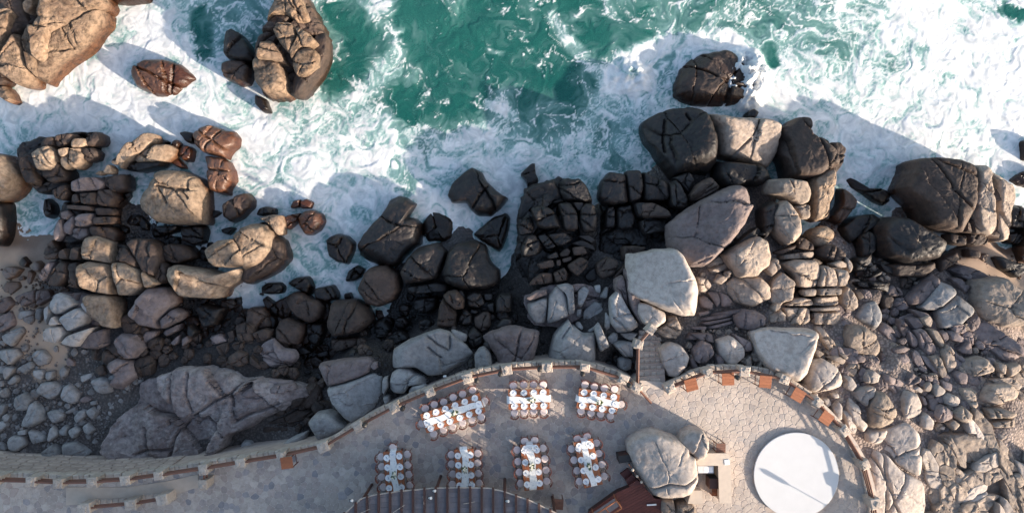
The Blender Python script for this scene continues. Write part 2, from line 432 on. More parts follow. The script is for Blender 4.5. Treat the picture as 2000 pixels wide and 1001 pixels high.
_seed = [100]
def make_rock(name, pts, zt, mat, parent=None, opts='', zb=None, mk_mask=True, **kw):
    """pts in photo pixels -> a rock whose girth outlines there, standing on the ground"""
    _seed[0] += 1
    o = dict(q.split('=', 1) for q in opts.split('|') if '=' in q)
    c0 = pts.mean(0)
    if zb is None: zb = float(ground_px(c0[0], c0[1])) - 0.35
    dia = math.sqrt(abs(poly_area_c(Pa(pts, zt))[0]))
    if dia < 2.0 and mk_mask and name != 'bedrock': zb = max(zb, zt-1.15*dia-.25)
    zb = min(zb, zt-0.35)
    zm = zb*0.45+zt*0.55
    poly = Pa(pts, zm)
    cracks = [Pa(parse_pts(q, o['ct']), zt) for q in o['c'].split(';')] if 'c' in o else ()
    tilt = tuple(float(v) for v in o['t'].split(',')) if 't' in o else None
    if mat in ('pale', 'grey'): kw.setdefault('rough', .45); kw.setdefault('cells', .35)
    if name == 'rock_block': kw.setdefault('cells', .6)
    for k_ in ('joints', 'nfac'):
        if k_ in o: kw[k_] = int(o[k_])
    for k_ in ('flat', 'sharp', 'edge', 'round_', 'rough', 'cells'):
        if k_ in o: kw[k_] = float(o[k_])
    V, q, t, c = rock_geo(poly, zt-zb, _seed[0], tilt, cracks=cracks, **kw)
    me = mk(name, V, q, t)
    me.set_sharp_from_angle(angle=math.radians(38))
    ob = link(name, me, M[mat], parent)
    ob.location = (c[0], c[1], zb)
    if mk_mask: mark(pts)
    return ob

# ------------------------------------------------------------------ traced rocks
# O label            starts an outcrop: the lines after it are its blocks (b = the low bedrock under them)
# Z phrase | noun    starts a place: the lines after it are loose rocks that lie there
DATA = """
O golden brown rock outcrop split by dark clefts in the top left corner / rock outcrop
*C7 brown 1.0: -100,-100 860,-100 860,120 740,300 560,460 400,620 200,640 60,600 -100,640
C7 rust 3.2: 430,30 560,-60 830,-60 860,60 740,150 620,235 510,300 400,390 370,350 430,240 400,180 420,90 :t=-.25,.15
C7 rust 2.5: 860,100 850,200 780,280 740,360 640,440 540,500 440,600 400,670 320,630 345,520 385,410 480,345 520,290 640,235 760,160 :t=-.3,.2|joints=2
C7 rust 3.0: 380,100 420,130 430,230 400,320 370,440 330,490 300,470 285,310 260,230 310,170 :t=-.2,.1
C7 rust 2.5: 225,205 270,270 300,460 310,520 280,600 255,580 225,420 205,310
C7 rust 2.7: 165,270 200,310 225,480 255,600 250,670 180,680 60,600 20,540 60,450 120,350 :t=-.2,.15
C7 rust 2.8: -60,150 60,70 130,90 140,140 100,260 40,370 -40,450 -100,300 :joints=2
C7 rust 2.6: 200,40 290,-30 290,60 240,110 200,100
C7 brown 1.6: -50,560 10,555 60,620 70,640 0,690 -60,700
C7 rust 1.5: 0,690 50,670 90,720 120,790 90,810 30,770 -30,740
Z at the top left surf / sea rocks in the top left surf
C7 brown 1.0: 860,-30 1000,-60 1200,-40 1180,20 1000,40 900,30
Q1 red 1.3: 530,270 580,240 660,238 720,255 770,300 780,315 740,345 700,380 630,385 550,350 530,310 :joints=2|l=round rusty brown boulder alone in the white surf at upper left
Q1 dark 2.0: 885,125 905,110 940,130 985,190 1000,240 940,245 880,225
Q1 brown 1.7: 870,255 900,240 960,240 985,270 970,325 930,330 870,300
Q1 dark 0.9: 1000,370 1040,385 1060,440 1030,440 1000,410
O tall seamed brown sea stack at upper left beside the open green water / rock outcrop
*Q2 brown 1.5: 100,-20 200,-20 285,140 285,230 200,370 150,382 40,385 0,300 20,170 70,100
Q2 rust 3.2: 20,170 60,160 95,190 122,250 60,240 10,235
Q2 rust 3.1: 8,245 60,245 122,258 145,330 140,380 60,385 20,340
Q2 rust 3.3: 95,-20 180,-20 215,50 240,110 200,130 150,90 90,90 70,120 75,85 95,40 :joints=2
Q2 rust 3.5: 70,120 90,92 150,95 165,150 140,215 120,200 95,170 :joints=1
Q2 rust 3.4: 165,110 205,130 245,170 215,190 180,195 145,240 135,210 165,165 :joints=1
Q2 rust 3.4: 150,240 180,200 225,190 250,215 245,260 200,300 165,300 150,270
Q2 brown 2.6: 245,110 285,150 285,220 255,290 215,340 180,380 155,380 150,310 200,305 250,265 252,210 245,160
Z at the left edge by the sandy inlet / rocks at the left edge
A0 gold 2.6: -60,270 0,278 50,290 110,370 165,450 165,540 120,600 50,650 -60,660 :joints=0
A0 dark 1.7: -60,640 60,660 70,800 60,900 30,1000 -60,1000
O cracked golden brown rock shelf at left above the sandy inlet / rock outcrop
*A0 dark 0.8: 190,260 330,170 600,120 800,110 815,300 620,410 560,500 450,560 330,600 230,460
A0 brown 1.7: 190,260 240,235 260,290 300,400 360,500 370,590 310,580 230,460 190,350
A0 gold 2.2: 275,280 340,240 420,220 465,310 470,380 430,415 330,415 290,330 :joints=1
A0 brown 1.9: 335,200 380,160 440,145 450,220 400,225 330,235
A0 brown 2.0: 455,145 520,128 600,130 590,190 540,220 465,235 455,190
A0 gold 2.1: 590,165 670,160 685,210 650,230 580,240 575,190
A0 brown 1.8: 690,140 760,108 810,130 815,190 790,220 700,230 690,190
A0 gold 2.2: 470,250 545,230 545,290 500,310 475,300
A0 gold 2.1: 490,315 545,295 565,380 530,410 500,380
A0 gold 2.2: 560,240 650,235 665,290 670,360 610,405 575,380 565,290
A0 brown 1.9: 665,240 740,235 780,270 760,330 690,350 670,280
A0 brown 1.8: 340,425 450,400 480,330 550,420 560,490 450,520 380,490
A0 dark 1.5: 310,580 380,500 520,500 540,515 440,570 350,600
O two long golden brown slabs lying side by side in the left surf / rock outcrop
*A1 dark 0.7: -80,350 60,220 200,140 380,200 330,340 150,430 0,420
A1 gold 2.4: -80,340 0,235 100,160 150,115 210,125 215,180 150,250 60,310 0,345 -60,400 :t=-.1,.3
A1 gold 2.1: 75,330 150,265 250,215 330,210 370,240 350,300 300,345 180,350 90,352 :t=-.15,.2
A1 dark 1.7: 20,370 90,355 290,350 280,380 130,420 40,420
A0 gold 2.0: 820,420 860,360 895,400 890,440 830,440
A0 gold 2.0: 870,335 930,340 940,370 890,365
A0 gold 1.8: 750,440 800,410 820,440 780,450
O large dark outcrop of many cracked blocks at left beside the sandy beach / rock outcrop
*A0 dark 1.1: 570,510 760,450 1000,440 1010,600 920,720 930,970 600,980 430,980 490,740 540,660
A0 mauve 2.1: 570,510 640,480 760,460 830,500 810,560 700,575 580,580
A0 brown 1.7: 430,570 540,510 560,600 520,650 460,640
A0 brown 1.8: 575,600 620,590 650,660 580,670
A0 brown 2.0: 640,590 770,580 780,680 660,680
A0 brown 1.9: 780,560 900,560 930,620 900,700 790,690
A0 brown 1.9: 830,470 920,450 1000,440 1010,560 920,590 840,530
A0 brown 1.9: 530,680 740,690 760,730 620,720 530,710
A0 brown 1.8: 760,700 910,710 910,760 780,770
A0 mauve 1.9: 490,740 530,720 565,760 540,800 500,790
A0 mauve 2.2: 610,790 640,750 730,745 725,800 690,850 600,850
A0 brown 2.0: 740,780 900,770 910,830 740,835
A0 brown 1.9: 740,845 890,850 930,900 920,970 850,960 740,920
A0 mauve 1.9: 600,860 700,855 720,920 640,960 580,920
A0 mauve 1.9: 440,900 480,780 510,850 510,920 450,970
A0 mauve 1.8: 520,830 600,760 600,850 570,920 520,900
B0 brown 1.6: 350,240 370,170 440,100 480,200 470,220
Z in the left surf / boulders in the left surf
A0 dark 1.1: 360,620 420,670 440,760 380,790 355,720
A1 gold 3.4: 185,510 270,410 420,405 530,460 580,540 600,640 600,830 480,835 370,830 250,820 140,740 115,680 130,600 180,540 :ct=A1|c=185,520 290,540 420,550;415,550 405,470 440,415;200,545 240,610 270,660;380,560 430,620|l=big round boulder crossed by dark cracks in the left surf|joints=0
A1 dark 0.9: 180,880 230,840 420,840 400,890 300,920 190,940
A1 dark 1.3: 425,845 600,835 625,890 600,980 520,1000 430,960
A1 dark 0.5: 50,740 110,760 165,820 170,880 120,880 90,820
A1 red 1.8: 535,140 570,95 650,60 720,75 770,100 840,105 880,160 870,230 800,290 790,330 740,310 600,280 545,220 :joints=2
A1 red 1.7: 600,290 740,315 790,340 830,430 840,490 790,560 790,605 720,600 650,570 630,450 640,370 :joints=1
A1 dark 1.0: 405,120 460,105 525,120 520,200 470,200 440,160
A1 red 1.0: 400,250 440,210 500,230 520,260 500,340 450,345 410,300
A1 red 0.7: 330,340 390,310 450,370 460,400 390,390
A1 brown 1.0: 350,190 380,168 410,200 400,240 360,235
A1 brown 1.6: 750,680 850,610 930,585 980,640 970,700 880,790 810,820 760,780
A1 dark 0.5: 605,730 700,720 750,740 700,780 620,800
A1 dark 0.6: 730,870 800,850 850,860 800,920 740,900
Z in the sunlit left cluster / sunlit boulders at left
B1 gold 3.6: 610,190 700,120 830,100 880,150 920,220 915,310 820,330 690,325 620,260 :t=-.1,.25
B1 gold 3.2: 325,330 380,305 460,320 600,340 680,370 820,380 900,330 920,370 850,440 760,500 740,560 680,575 430,555 380,480 330,400 :t=-.1,.2
B1 gold 3.3: 840,80 900,20 1000,-20 1100,-10 1140,80 1130,200 1060,290 930,360 920,300 925,220 880,140 :t=-.1,.3
A2 gold 2.1: 20,420 130,395 200,400 215,470 215,550 180,560 110,470
A2 brown 2.0: 0,480 60,440 150,540 230,600 268,740 180,840 60,900 -60,950 -120,900 0,700
A2 dark 1.0: 0,400 30,350 90,330 150,345 160,390 60,410
Z in the middle surf / boulders in the surf channel
A2 red 1.0: 215,420 260,395 350,380 330,450 260,515 225,500
A2 red 1.4: 330,420 380,370 450,355 520,390 535,450 500,520 440,555 390,555 335,480
A2 red 0.7: 265,350 300,285 350,275 345,340
A2 red 0.6: 350,290 400,270 460,300 440,350 350,350
A2 dark 1.4: 550,590 590,560 650,540 720,560 780,610 770,680 720,785 640,770 570,720
A2 dark 0.8: 720,840 790,785 860,820 830,880 780,915 700,920
B2 dark 1.0: 245,130 310,85 420,72 460,160 440,220 330,180
B2 dark 1.2: 460,170 600,140 640,190 655,250 560,280 470,250
B2 dark 0.9: 45,160 90,125 200,120 240,160 220,210 130,220 50,210
B2 dark 0.9: 50,250 80,230 150,280 190,330 190,400 130,370 80,310
B2 dark 0.7: 690,210 740,200 760,250 690,255
A3 dark 2.3: 40,270 110,240 190,270 250,310 220,360 190,410 250,420 300,470 295,620 200,690 100,800 0,815 -120,760 -200,720 -210,640 -170,560 -60,440 0,370 30,320 :l=huge dark boulder with a narrow neck reaching up into the middle surf|joints=0
A3 dark 1.8: 490,250 540,140 640,60 700,28 770,60 800,130 870,200 930,250 975,270 900,360 840,410 740,410 680,360 640,300 530,305 :l=jagged dark barnacled rock alone in the middle surf|joints=1
A3 dark 0.5: 300,450 380,350 470,375 550,410 555,560 480,610 340,620 305,560 :joints=0
A3 dark 1.1: 690,550 760,490 860,410 960,380 990,420 980,520 930,660 900,690 820,640 730,580
A3 dark 2.8: 120,850 180,740 260,650 420,610 490,680 450,800 410,900 300,930 150,940
A3 dark 3.0: 440,860 500,680 560,620 700,585 800,640 830,760 905,830 900,930 800,985 600,985 480,930
A3 dark 2.2: 165,960 420,920 500,940 520,1000 200,1020
Z in the dark middle boulder field / boulders in the dark field
B2 brown 1.9: 220,240 300,195 370,200 440,250 500,260 545,310 520,400 430,450 330,400 270,330
B2 brown 2.0: 165,470 200,410 260,395 380,450 390,520 350,610 240,615 170,580 :joints=1
B2 dark 1.3: 400,480 460,430 540,440 545,520 490,630 410,580
B2 brown 2.9: 550,480 590,265 780,255 870,320 910,410 890,460 800,520 600,550 :joints=1
B2 brown 1.9: 580,570 820,550 820,610 640,665 590,640
B2 brown 2.4: 790,180 840,60 900,0 1020,-20 1120,60 1130,180 1080,270 960,320 870,300
B2 brown 1.6: -60,320 60,310 100,370 130,470 20,500 -80,490
B2 brown 1.8: 0,530 50,490 140,490 130,540 60,610 0,600
B2 mauve 2.5: 10,650 60,590 130,560 200,640 300,650 330,710 270,780 150,800 60,760 :joints=2
B2 dark 1.1: 320,640 380,620 450,670 400,690 330,680
B2 dark 1.0: 460,680 570,650 580,690 500,710
B3 dark 1.8: 270,430 330,400 400,430 400,500 320,520 270,480
B3 dark 1.6: 230,260 300,240 420,230 420,330 330,370 230,340
B3 dark 1.2: 110,310 160,290 215,310 190,350 120,350
B3 dark 1.4: 75,430 100,395 160,390 195,440 170,490 90,480
B3 dark 1.8: 20,560 80,510 140,500 210,560 120,600 60,640
B3 dark 1.4: -20,470 40,500 20,560 -40,560
B3 brown 3.2: 410,470 430,300 460,250 530,300 575,360 560,480 470,480
B3 brown 3.4: 460,230 500,190 570,185 630,260 620,330 560,340 480,270
B3 dark 2.8: 575,420 630,320 690,370 690,450 620,460
B3 dark 2.8: 640,230 700,195 760,210 795,290 740,325 650,310
B3 dark 3.0: 870,260 900,210 1000,205 1000,360 870,370
B3 brown 2.9: 700,400 780,350 830,360 840,470 770,520 710,470
B3 dark 3.2: 650,520 700,465 770,530 780,600 710,650 655,600
B3 grey 3.6: 520,500 540,490 650,535 640,590 590,590 540,540
B3 dark 3.2: 870,470 930,400 1000,410 1000,460 900,490
B3 dark 2.6: 680,330 740,350 720,370 670,360
B3 dark 2.4: 775,210 850,210 850,260 790,270
B3 dark 2.6: 800,290 860,280 860,360 820,350
B3 dark 2.4: 585,190 610,180 640,240 610,240
B2 dark 1.6: 840,560 930,520 1000,600 960,680 860,650
B2 dark 1.7: 930,430 1000,410 1060,480 1020,560 940,560
B1 dark 1.9: 530,640 600,610 700,640 770,640 700,780 600,800
B1 dark 1.9: 480,760 550,830 510,880 470,850
B1 mauve 1.7: 270,830 420,760 420,810 300,870
B1 mauve 1.6: 330,920 420,840 410,910 360,940
B1 mauve 1.7: 430,880 480,850 490,900 430,950
B1 mauve 1.7: 110,880 150,820 240,820 200,900 140,930
B1 mauve 1.8: 640,870 720,840 800,900 700,930
B1 brown 2.0: 830,780 920,750 1000,760 1000,860 900,890 850,860
B1 brown 1.8: 780,830 830,810 850,880 800,880
C2 brown 2.0: 250,40 370,30 390,130 260,100
C2 brown 2.0: 370,40 470,0 530,20 520,80 410,125
C2 mauve 1.6: 40,60 130,40 190,80 120,130 60,130
C2 brown 2.6: 170,230 260,170 340,190 360,270 280,310 190,280
C2 brown 2.6: 360,200 450,300 440,330 350,270
B1 mauve 2.6: -20,860 60,850 120,960 60,1000 -40,1000
Z along the dining terrace wall / boulders along the terrace wall
C3 mauve 4.3: 80,320 250,290 480,258 540,290 500,380 420,420 280,470 150,500 :joints=0|nfac=2
C3 grey 4.72: 150,505 300,465 520,385 590,420 590,500 600,570 540,660 440,740 360,790 290,750 180,620 :joints=0|nfac=3|l=large smooth grey slab boulder above the left bend of the terrace railing
C3 mauve 4.2: 490,340 520,300 555,300 555,350 520,370
C3 grey 4.7: 590,430 630,415 635,500 600,570 588,540
C3 grey 4.5: 590,580 640,560 650,620 610,640
C3 grey 4.7: 5,770 60,710 150,695 220,720 260,770 325,820 160,910 90,920 :joints=0
B3 grey 4.75: 60,700 70,650 200,570 330,520 430,490 500,510 560,560 640,620 685,680 670,770 540,800 520,840 350,855 250,790 130,790 60,800 :ct=B3|c=320,540 400,610 490,665;505,530 505,655;340,640 430,720|joints=0|l=huge smooth grey boulder with three dark slits above the terrace railing
B3 grey 4.75: 40,900 60,830 130,785 200,800 240,830 320,860 345,910 200,930 160,995 80,990 45,960 :ct=B3|c=175,960 180,900 240,850|joints=0
B3 grey 4.75: 190,970 220,930 320,915 345,950 260,1000 200,1010
B3 grey 4.72: 705,690 740,640 780,625 830,680 850,790 710,805
PX mauve 4.76: 941,660 957,648 1000,635 1055,648 1050,675 1040,710 1000,713 975,714 965,690 955,675 :joints=1
B4 grey 4.76: 285,780 330,620 400,530 440,490 470,540 490,545 560,600 650,590 660,700 650,860 500,850 300,835 :joints=0|ct=B4|c=470,545 400,650|l=large pointed grey boulder with a notched top above the dining terrace railing
B4 grey 4.6: 640,560 680,515 720,600 770,710 690,750 660,650
B4 grey 3.9: 740,630 790,590 830,600 825,660 780,690 745,665
B4 grey 4.5: 790,690 830,660 940,665 950,790 880,790
B4 grey 4.0: 820,800 860,780 940,800 930,880 880,900 830,870
B4 grey 3.6: 500,520 530,510 560,560 545,580 500,550
B4 grey 3.6: 590,580 655,540 650,570 600,600
O dark wet outcrop of tightly jointed blocks at the centre of the shore / rock outcrop
*A4 dark 1.4: 40,400 110,180 330,110 540,120 640,320 660,540 660,640 600,820 430,930 130,960 20,760
A4 dark 1.4: 60,80 150,0 180,0 185,80 210,130 180,190 120,180 110,130
A4 dark 2.4: 40,400 100,220 150,180 240,150 330,120 420,300 360,320 200,310 130,340 60,440
A4 dark 2.8: 340,180 400,120 530,118 590,190 630,300 560,310 480,290 410,290
A4 dark 3.2: 140,350 220,320 300,350 385,440 385,495 250,510 200,490
A4 dark 3.2: 355,310 450,300 510,380 515,520 410,525 390,420
A4 dark 3.0: 470,300 560,300 550,360 515,370
A4 dark 3.3: 530,350 570,305 640,320 660,420 655,530 560,540 525,450
A4 dark 2.5: 40,480 130,390 180,480 160,540 60,560
A4 dark 2.7: 60,660 120,560 180,545 260,670 180,720 80,730
A4 dark 2.8: 195,560 260,545 350,650 270,670
A4 dark 3.0: 270,550 400,530 490,580 400,640 350,640
A4 dark 2.8: 450,620 540,590 640,640 660,680 580,660
A4 dark 2.8: 500,560 600,550 660,600 640,630 560,590
A4 brown 2.9: 370,700 430,650 460,680 440,720 380,725
A4 brown 3.1: 470,650 560,640 590,700 480,720
A4 dark 2.8: 270,720 350,680 370,730 280,745
A4 brown 2.9: 190,780 320,740 340,800 220,825
A4 brown 2.9: 345,750 380,745 385,790 350,800
A4 brown 2.9: 390,740 460,720 470,750 400,775
A4 brown 3.5: 430,790 540,720 600,760 580,810 510,880 450,830
A4 brown 3.1: 160,900 230,850 310,850 325,930 200,940 130,950
A4 brown 3.2: 320,850 410,805 435,850 430,910 340,930
O black outcrop of square blocks jutting into the surf right of centre / rock outcrop
*A4 dark 1.3: 690,140 900,60 1240,180 1340,420 1230,640 980,740 700,900 640,780 700,500
A4 dark 2.8: 690,140 750,65 880,85 905,300 800,320 700,300 670,260
A4 dark 2.8: 875,55 1000,50 1020,180 1000,280 915,300 900,180
A4 dark 2.8: 1010,60 1080,100 1200,140 1250,200 1200,290 1030,290 1020,200
A4 dark 2.8: 945,310 1000,300 1150,330 1220,410 1100,420 980,420
A4 dark 2.2: 740,340 800,330 800,500 720,500
A4 dark 2.4: 810,340 930,320 960,430 930,520 820,510
A4 dark 2.0: 700,560 950,530 1000,620 800,640
A4 dark 2.6: 980,440 1200,430 1230,520 1020,560
A4 brown 3.3: 650,780 740,720 830,760 800,860 700,900 660,850
A4 brown 3.0: 850,640 980,640 1050,650 950,740 860,760
A4 brown 3.2: 790,880 880,780 890,810 800,900
A4 dark 2.6: 600,830 650,800 660,900 600,930 560,880
A5 dark 3.0: 220,640 280,600 370,760 340,830 240,820
A5 brown 3.0: 0,790 100,780 220,850 240,900 0,900
A5 dark 2.6: 250,590 380,540 420,620 380,720 300,640
O grey fissured rock ribs between the black outcrop and the terrace railing / rock outcrop
*B4 mauve 2.4: 90,330 280,230 600,220 760,330 880,100 1000,300 1000,560 830,620 500,570 160,540
B4 mauve 3.7: 100,330 180,270 270,255 275,300 130,350
B4 grey 3.7: 120,370 240,320 280,330 260,520 180,520 130,450
B4 grey 3.9: 280,320 340,240 380,230 430,320 445,460 360,500 270,530
B4 grey 3.9: 345,230 430,210 480,230 490,440 440,460 430,320 400,260
B4 grey 3.5: 510,270 560,225 605,265 570,340 540,400 505,380
B4 grey 3.1: 500,410 545,405 530,480 500,470
B4 grey 3.2: 560,430 640,350 700,370 730,330 730,420 690,470 610,500 560,500
B4 grey 3.5: 680,320 730,240 750,240 740,330
B4 grey 3.4: 640,230 690,220 690,290 650,280
B4 grey 4.6: 760,330 830,260 900,400 990,540 920,590 830,600 770,520 :joints=1
B4 grey 4.3: 840,600 930,590 985,600 930,660 880,640
B4 mauve 4.4: 800,180 860,140 890,270 910,400 850,340 800,250
B4 mauve 4.7: 880,90 920,160 990,340 1060,520 1000,530 920,400 890,250
B4 grey 3.6: 730,430 770,480 760,590 720,560
Z above the stone steps / boulders right of centre
PX brown 1.6: 1316,165 1330,130 1360,108 1420,98 1445,115 1468,150 1480,190 1450,205 1400,212 1340,205 1314,190 :joints=2|l=brown boulder half buried in white breaking spray right of centre
PX dark 1.0: 1455,222 1470,212 1482,220 1475,232 1455,232
A5 dark 3.5: 15,215 30,140 130,80 270,45 390,40 490,60 545,150 580,260 600,370 580,480 545,565 430,540 260,590 230,560 150,420 60,300 :t=.35,-.25|ct=A5|c=240,100 220,270 235,360;400,60 430,110|joints=0|l=huge dark boulder with a pale vein facing the surf right of centre
A5 tan 3.5: 500,100 560,100 700,120 850,120 1010,150 1080,200 1060,430 1000,520 900,490 740,450 620,410 600,330 580,210 :t=-.2,.3|joints=1
A5 dark 3.5: 600,470 720,470 900,490 980,530 1000,600 960,650 800,640 740,680 640,660 590,580
A5 brown 3.4: 385,720 440,640 550,575 620,660 600,690 480,760 400,775
A5 mauve 5.7: 235,960 330,870 500,760 680,670 760,640 830,650 865,710 865,800 830,900 770,1000 700,1100 560,1230 480,1290 390,1290 280,1200 240,1100 :t=.4,-.1|nfac=2|joints=0|l=huge leaning grey slab boulder with a bright right edge right of centre
B5 pale 6.4: -80,300 0,300 130,265 280,258 340,310 380,400 440,510 455,600 440,720 420,790 340,790 200,750 80,690 0,660 -90,600 -85,400 :t=.38,-.16|nfac=1|joints=0|l=huge smooth pale boulder just above the stone steps
B5 pale 5.3: -10,680 60,690 200,760 205,830 120,885 30,850 -20,760 :t=.3,-.1
B5 tan 4.8: 200,790 280,780 300,850 350,880 330,920 200,870
B5 tan 5.2: 650,310 740,240 880,170 940,160 1000,200 1020,310 1000,400 940,440 900,480 770,490 700,400 :nfac=2
B5 dark 4.2: 640,290 800,160 920,85 990,150 900,160 760,230 660,300
B5 tan 4.7: 640,560 740,470 860,480 940,480 1020,560 1020,650 870,720 740,680
B5 tan 3.9: 500,380 620,310 700,420 620,450 540,460
B5 tan 4.2: 555,520 610,455 680,480 680,500 620,550
B5 tan 4.2: 660,440 700,425 715,450 690,475
B5 tan 4.5: 440,480 520,490 560,545 520,610 460,600
B5 mauve 4.2: 450,640 500,620 575,690 560,740 470,720
B5 mauve 4.2: 510,590 600,590 630,680 600,730
B5 mauve 4.2: 600,590 680,620 720,670 700,710 630,720
B5 mauve 5.0: 730,790 800,730 900,740 990,790 980,860 870,905 770,880
O thin layered brown ledges above the round terrace / rock outcrop
*B5 mauve 3.8: 440,740 720,700 830,720 740,840 520,900 390,890
B5 mauve 4.4: 550,770 780,725 800,750 560,800
B5 mauve 4.4: 470,800 720,760 740,780 470,830
B5 mauve 4.3: 450,840 720,790 720,810 500,860
B5 mauve 4.3: 520,870 720,820 740,840 530,890
B5 mauve 4.3: 390,870 520,865 515,895 400,890
B5 mauve 4.3: 440,760 540,740 540,765 450,790
Z between steps and pale slab / boulders above the round terrace
K3 pale 5.8: 575,360 620,335 665,350 692,390 680,430 640,475 610,470 585,420 :t=.3,-.1
K3 mauve 5.5: 705,370 740,325 780,340 792,380 750,430 710,410
K3 pale 5.5: 800,330 860,310 905,350 910,390 870,425 840,425 805,380
K3 mauve 5.2: 860,300 930,330 940,370 910,375 870,320
K3 mauve 5.0: 690,300 780,300 790,340 720,325 680,325
K3 tan 5.1: 560,290 640,235 670,300 660,325 600,320
PX pale 6.5: 1470,650 1500,641 1590,643 1597,650 1590,680 1570,730 1555,745 1530,735 1500,722 1480,690 :t=.3,-.2|joints=0|nfac=1|l=large pale slab boulder with a bright edge touching the round terrace parapet
K3 mauve 5.1: 790,390 815,380 835,425 800,430
K3 tan 5.1: 905,400 930,380 935,430 910,440
K3 tan 5.0: 955,430 970,400 975,450 955,450
K3 mauve 5.0: 690,400 705,390 730,440 700,440
O sunlit tan rock slabs standing in the surf right of centre / rock outcrop
*A6 brown 1.2: 75,80 200,5 400,210 490,290 495,600 440,790 330,800 150,480
A6 brown 3.7: 75,80 150,60 200,5 280,20 270,130 400,220 480,290 490,400 440,410 340,480 240,480 150,470 125,350 80,280 :t=.3,-.1|joints=1
A6 gold 3.4: 340,480 440,410 495,400 490,600 455,670 440,780 370,815 330,790 340,600 :t=-.2,.1
A6 brown 1.4: 340,160 400,150 470,190 460,240 380,200
A6 brown 2.3: 485,190 550,190 600,240 580,310 550,400 510,470 495,350 485,250
Z by the layered tan block / boulders by the layered block
A6 tan 4.4: 0,480 140,470 300,500 345,560 320,660 250,690 180,650 100,610 0,590 :t=-.2,.2
A6 tan 3.8: 190,690 320,670 320,790 250,795
A6 tan 4.9: 30,760 80,680 130,640 170,680 240,780 250,900 200,970 150,1000 60,900 :t=.2,-.1|nfac=3
A6 dark 4.2: -60,700 20,650 80,660 30,740 30,880 -40,960 -60,850
B6 gold 3.4: 300,80 360,20 450,0 510,50 500,110 400,185 330,150
A6 brown 1.5: 560,540 640,590 675,640 670,690 600,790 540,840 470,790 550,680
A6 dark 1.1: 605,480 640,460 700,510 760,550 880,550 960,600 990,640 900,690 820,660 740,600 640,540 :l=long low dark rock lying in the foam at right
A6 dark 1.6: 545,860 660,770 820,745 870,790 800,860 700,920 620,990 560,930
A6 dark 2.0: 700,920 780,870 830,920 820,1040 760,1100 700,1100
A7 dark 3.9: -140,600 -60,530 40,530 200,620 360,730 350,800 300,870 180,900 20,900 -120,840 -150,700 :t=.2,-.1|nfac=3|joints=0
A7 brown 2.8: -60,900 180,905 290,880 295,940 200,1000 -20,1000
B6 dark 2.6: 680,440 800,430 970,450 950,530 850,500 700,480
B6 dark 2.4: 790,400 890,350 880,380 800,410
B6 brown 2.8: 880,540 950,540 975,570 950,640 900,660 880,600
B6 dark 2.2: 670,250 760,240 800,200 790,290 700,370 650,360
B6 dark 2.2: 850,290 980,330 990,390 900,370
B6 tan 3.7: 560,520 620,465 690,570 700,640 660,670 580,640 550,580 :t=.2,0
B6 brown 3.2: 640,500 700,500 750,560 700,590
B6 grey 3.5: 660,720 720,620 790,590 850,585 880,660 870,750 810,820
B6 mauve 3.3: 840,800 900,750 960,790 1010,880 1000,950 920,900
B6 mauve 3.5: 530,770 580,720 640,770 600,840 540,820
B6 tan 4.5: 370,790 410,780 510,920 540,990 470,1000 400,890
O layered tan block split into square slabs above the round terrace / rock outcrop
*B6 brown 3.0: 90,320 200,260 400,200 620,240 640,400 560,560 550,740 270,780 60,760 0,560
B6 tan 4.6: 100,300 200,265 340,270 380,300 385,400 360,480 280,490 210,470 180,380
B6 tan 4.6: 400,330 440,310 500,340 525,400 535,475 380,480
B6 tan 4.5: 520,340 610,345 630,400 600,470 540,475
B6 tan 4.3: 260,500 370,490 365,550 270,550
B6 tan 4.3: 375,490 520,485 570,490 560,540 380,548
B6 tan 4.2: 360,560 545,545 545,615 440,630 350,625
B6 tan 4.2: 170,570 260,560 350,580 345,625 100,625
B6 tan 4.3: 100,640 325,640 320,740 270,775 150,770 120,690
B6 tan 4.3: 335,650 550,630 560,660 340,668
B6 tan 4.2: 338,675 555,670 560,710 520,770 430,770 340,770
B6 brown 3.8: 380,200 420,150 500,145 600,230 500,320 480,280 380,240
B6 tan 3.9: 600,235 640,290 650,330 630,375 605,335
B6 tan 4.0: 480,300 560,270 610,300 610,330 510,330
B6 tan 4.5: 0,460 40,400 90,360 190,440 170,580 90,600 60,640 0,600 :t=.2,0
B6 tan 4.6: 20,640 60,600 100,630 40,680
B6 tan 4.4: 0,700 80,650 130,690 130,750 0,760
B6 brown 4.0: 40,210 220,150 210,175 80,230
B6 tan 4.0: 90,230 350,200 350,250 100,270
B6 brown 3.9: 210,110 270,90 340,140 350,195 220,190
B6 tan 4.6: -40,330 0,280 60,250 90,330 20,400
O huge dark and tan split boulder with a ribbed top at right in the surf / rock outcrop
*A7 brown 1.4: 60,300 140,120 430,85 560,140 830,340 820,700 500,660 220,590
A7 brown 3.9: 45,300 100,180 130,90 200,70 430,85 540,125 560,200 545,330 540,450 580,630 500,660 320,640 220,590 195,500 160,440 60,340 :joints=2|t=.15,-.1
A7 tan 3.7: 550,140 620,130 660,190 690,380 690,520 730,690 640,660 590,600 545,500 545,380 570,280 :joints=1
A7 tan 3.1: 660,170 740,190 800,260 830,340 830,420 800,520 835,720 780,730 720,640 700,480 680,300 :t=-.2,.1
Z in the right surf / rocks in the right surf
A7 brown 0.9: 700,180 800,220 855,290 830,300 760,220
A7 brown 2.4: 400,660 530,680 530,760 450,750 400,720
A7 brown 2.0: 540,660 640,660 720,700 700,750 600,770 540,740
A7 brown 1.8: 550,780 650,800 640,860 560,850
A7 dark 1.2: 850,460 960,435 990,560 990,640 850,620
A7 dark 1.0: 840,670 930,645 985,690 940,750 860,740
A7 brown 0.8: 870,250 950,190 1060,150 1060,320 930,290
A7 dark 1.4: 990,500 1060,500 1060,760 950,800 980,640
A7 brown 1.3: 960,760 1060,740 1060,900 960,880
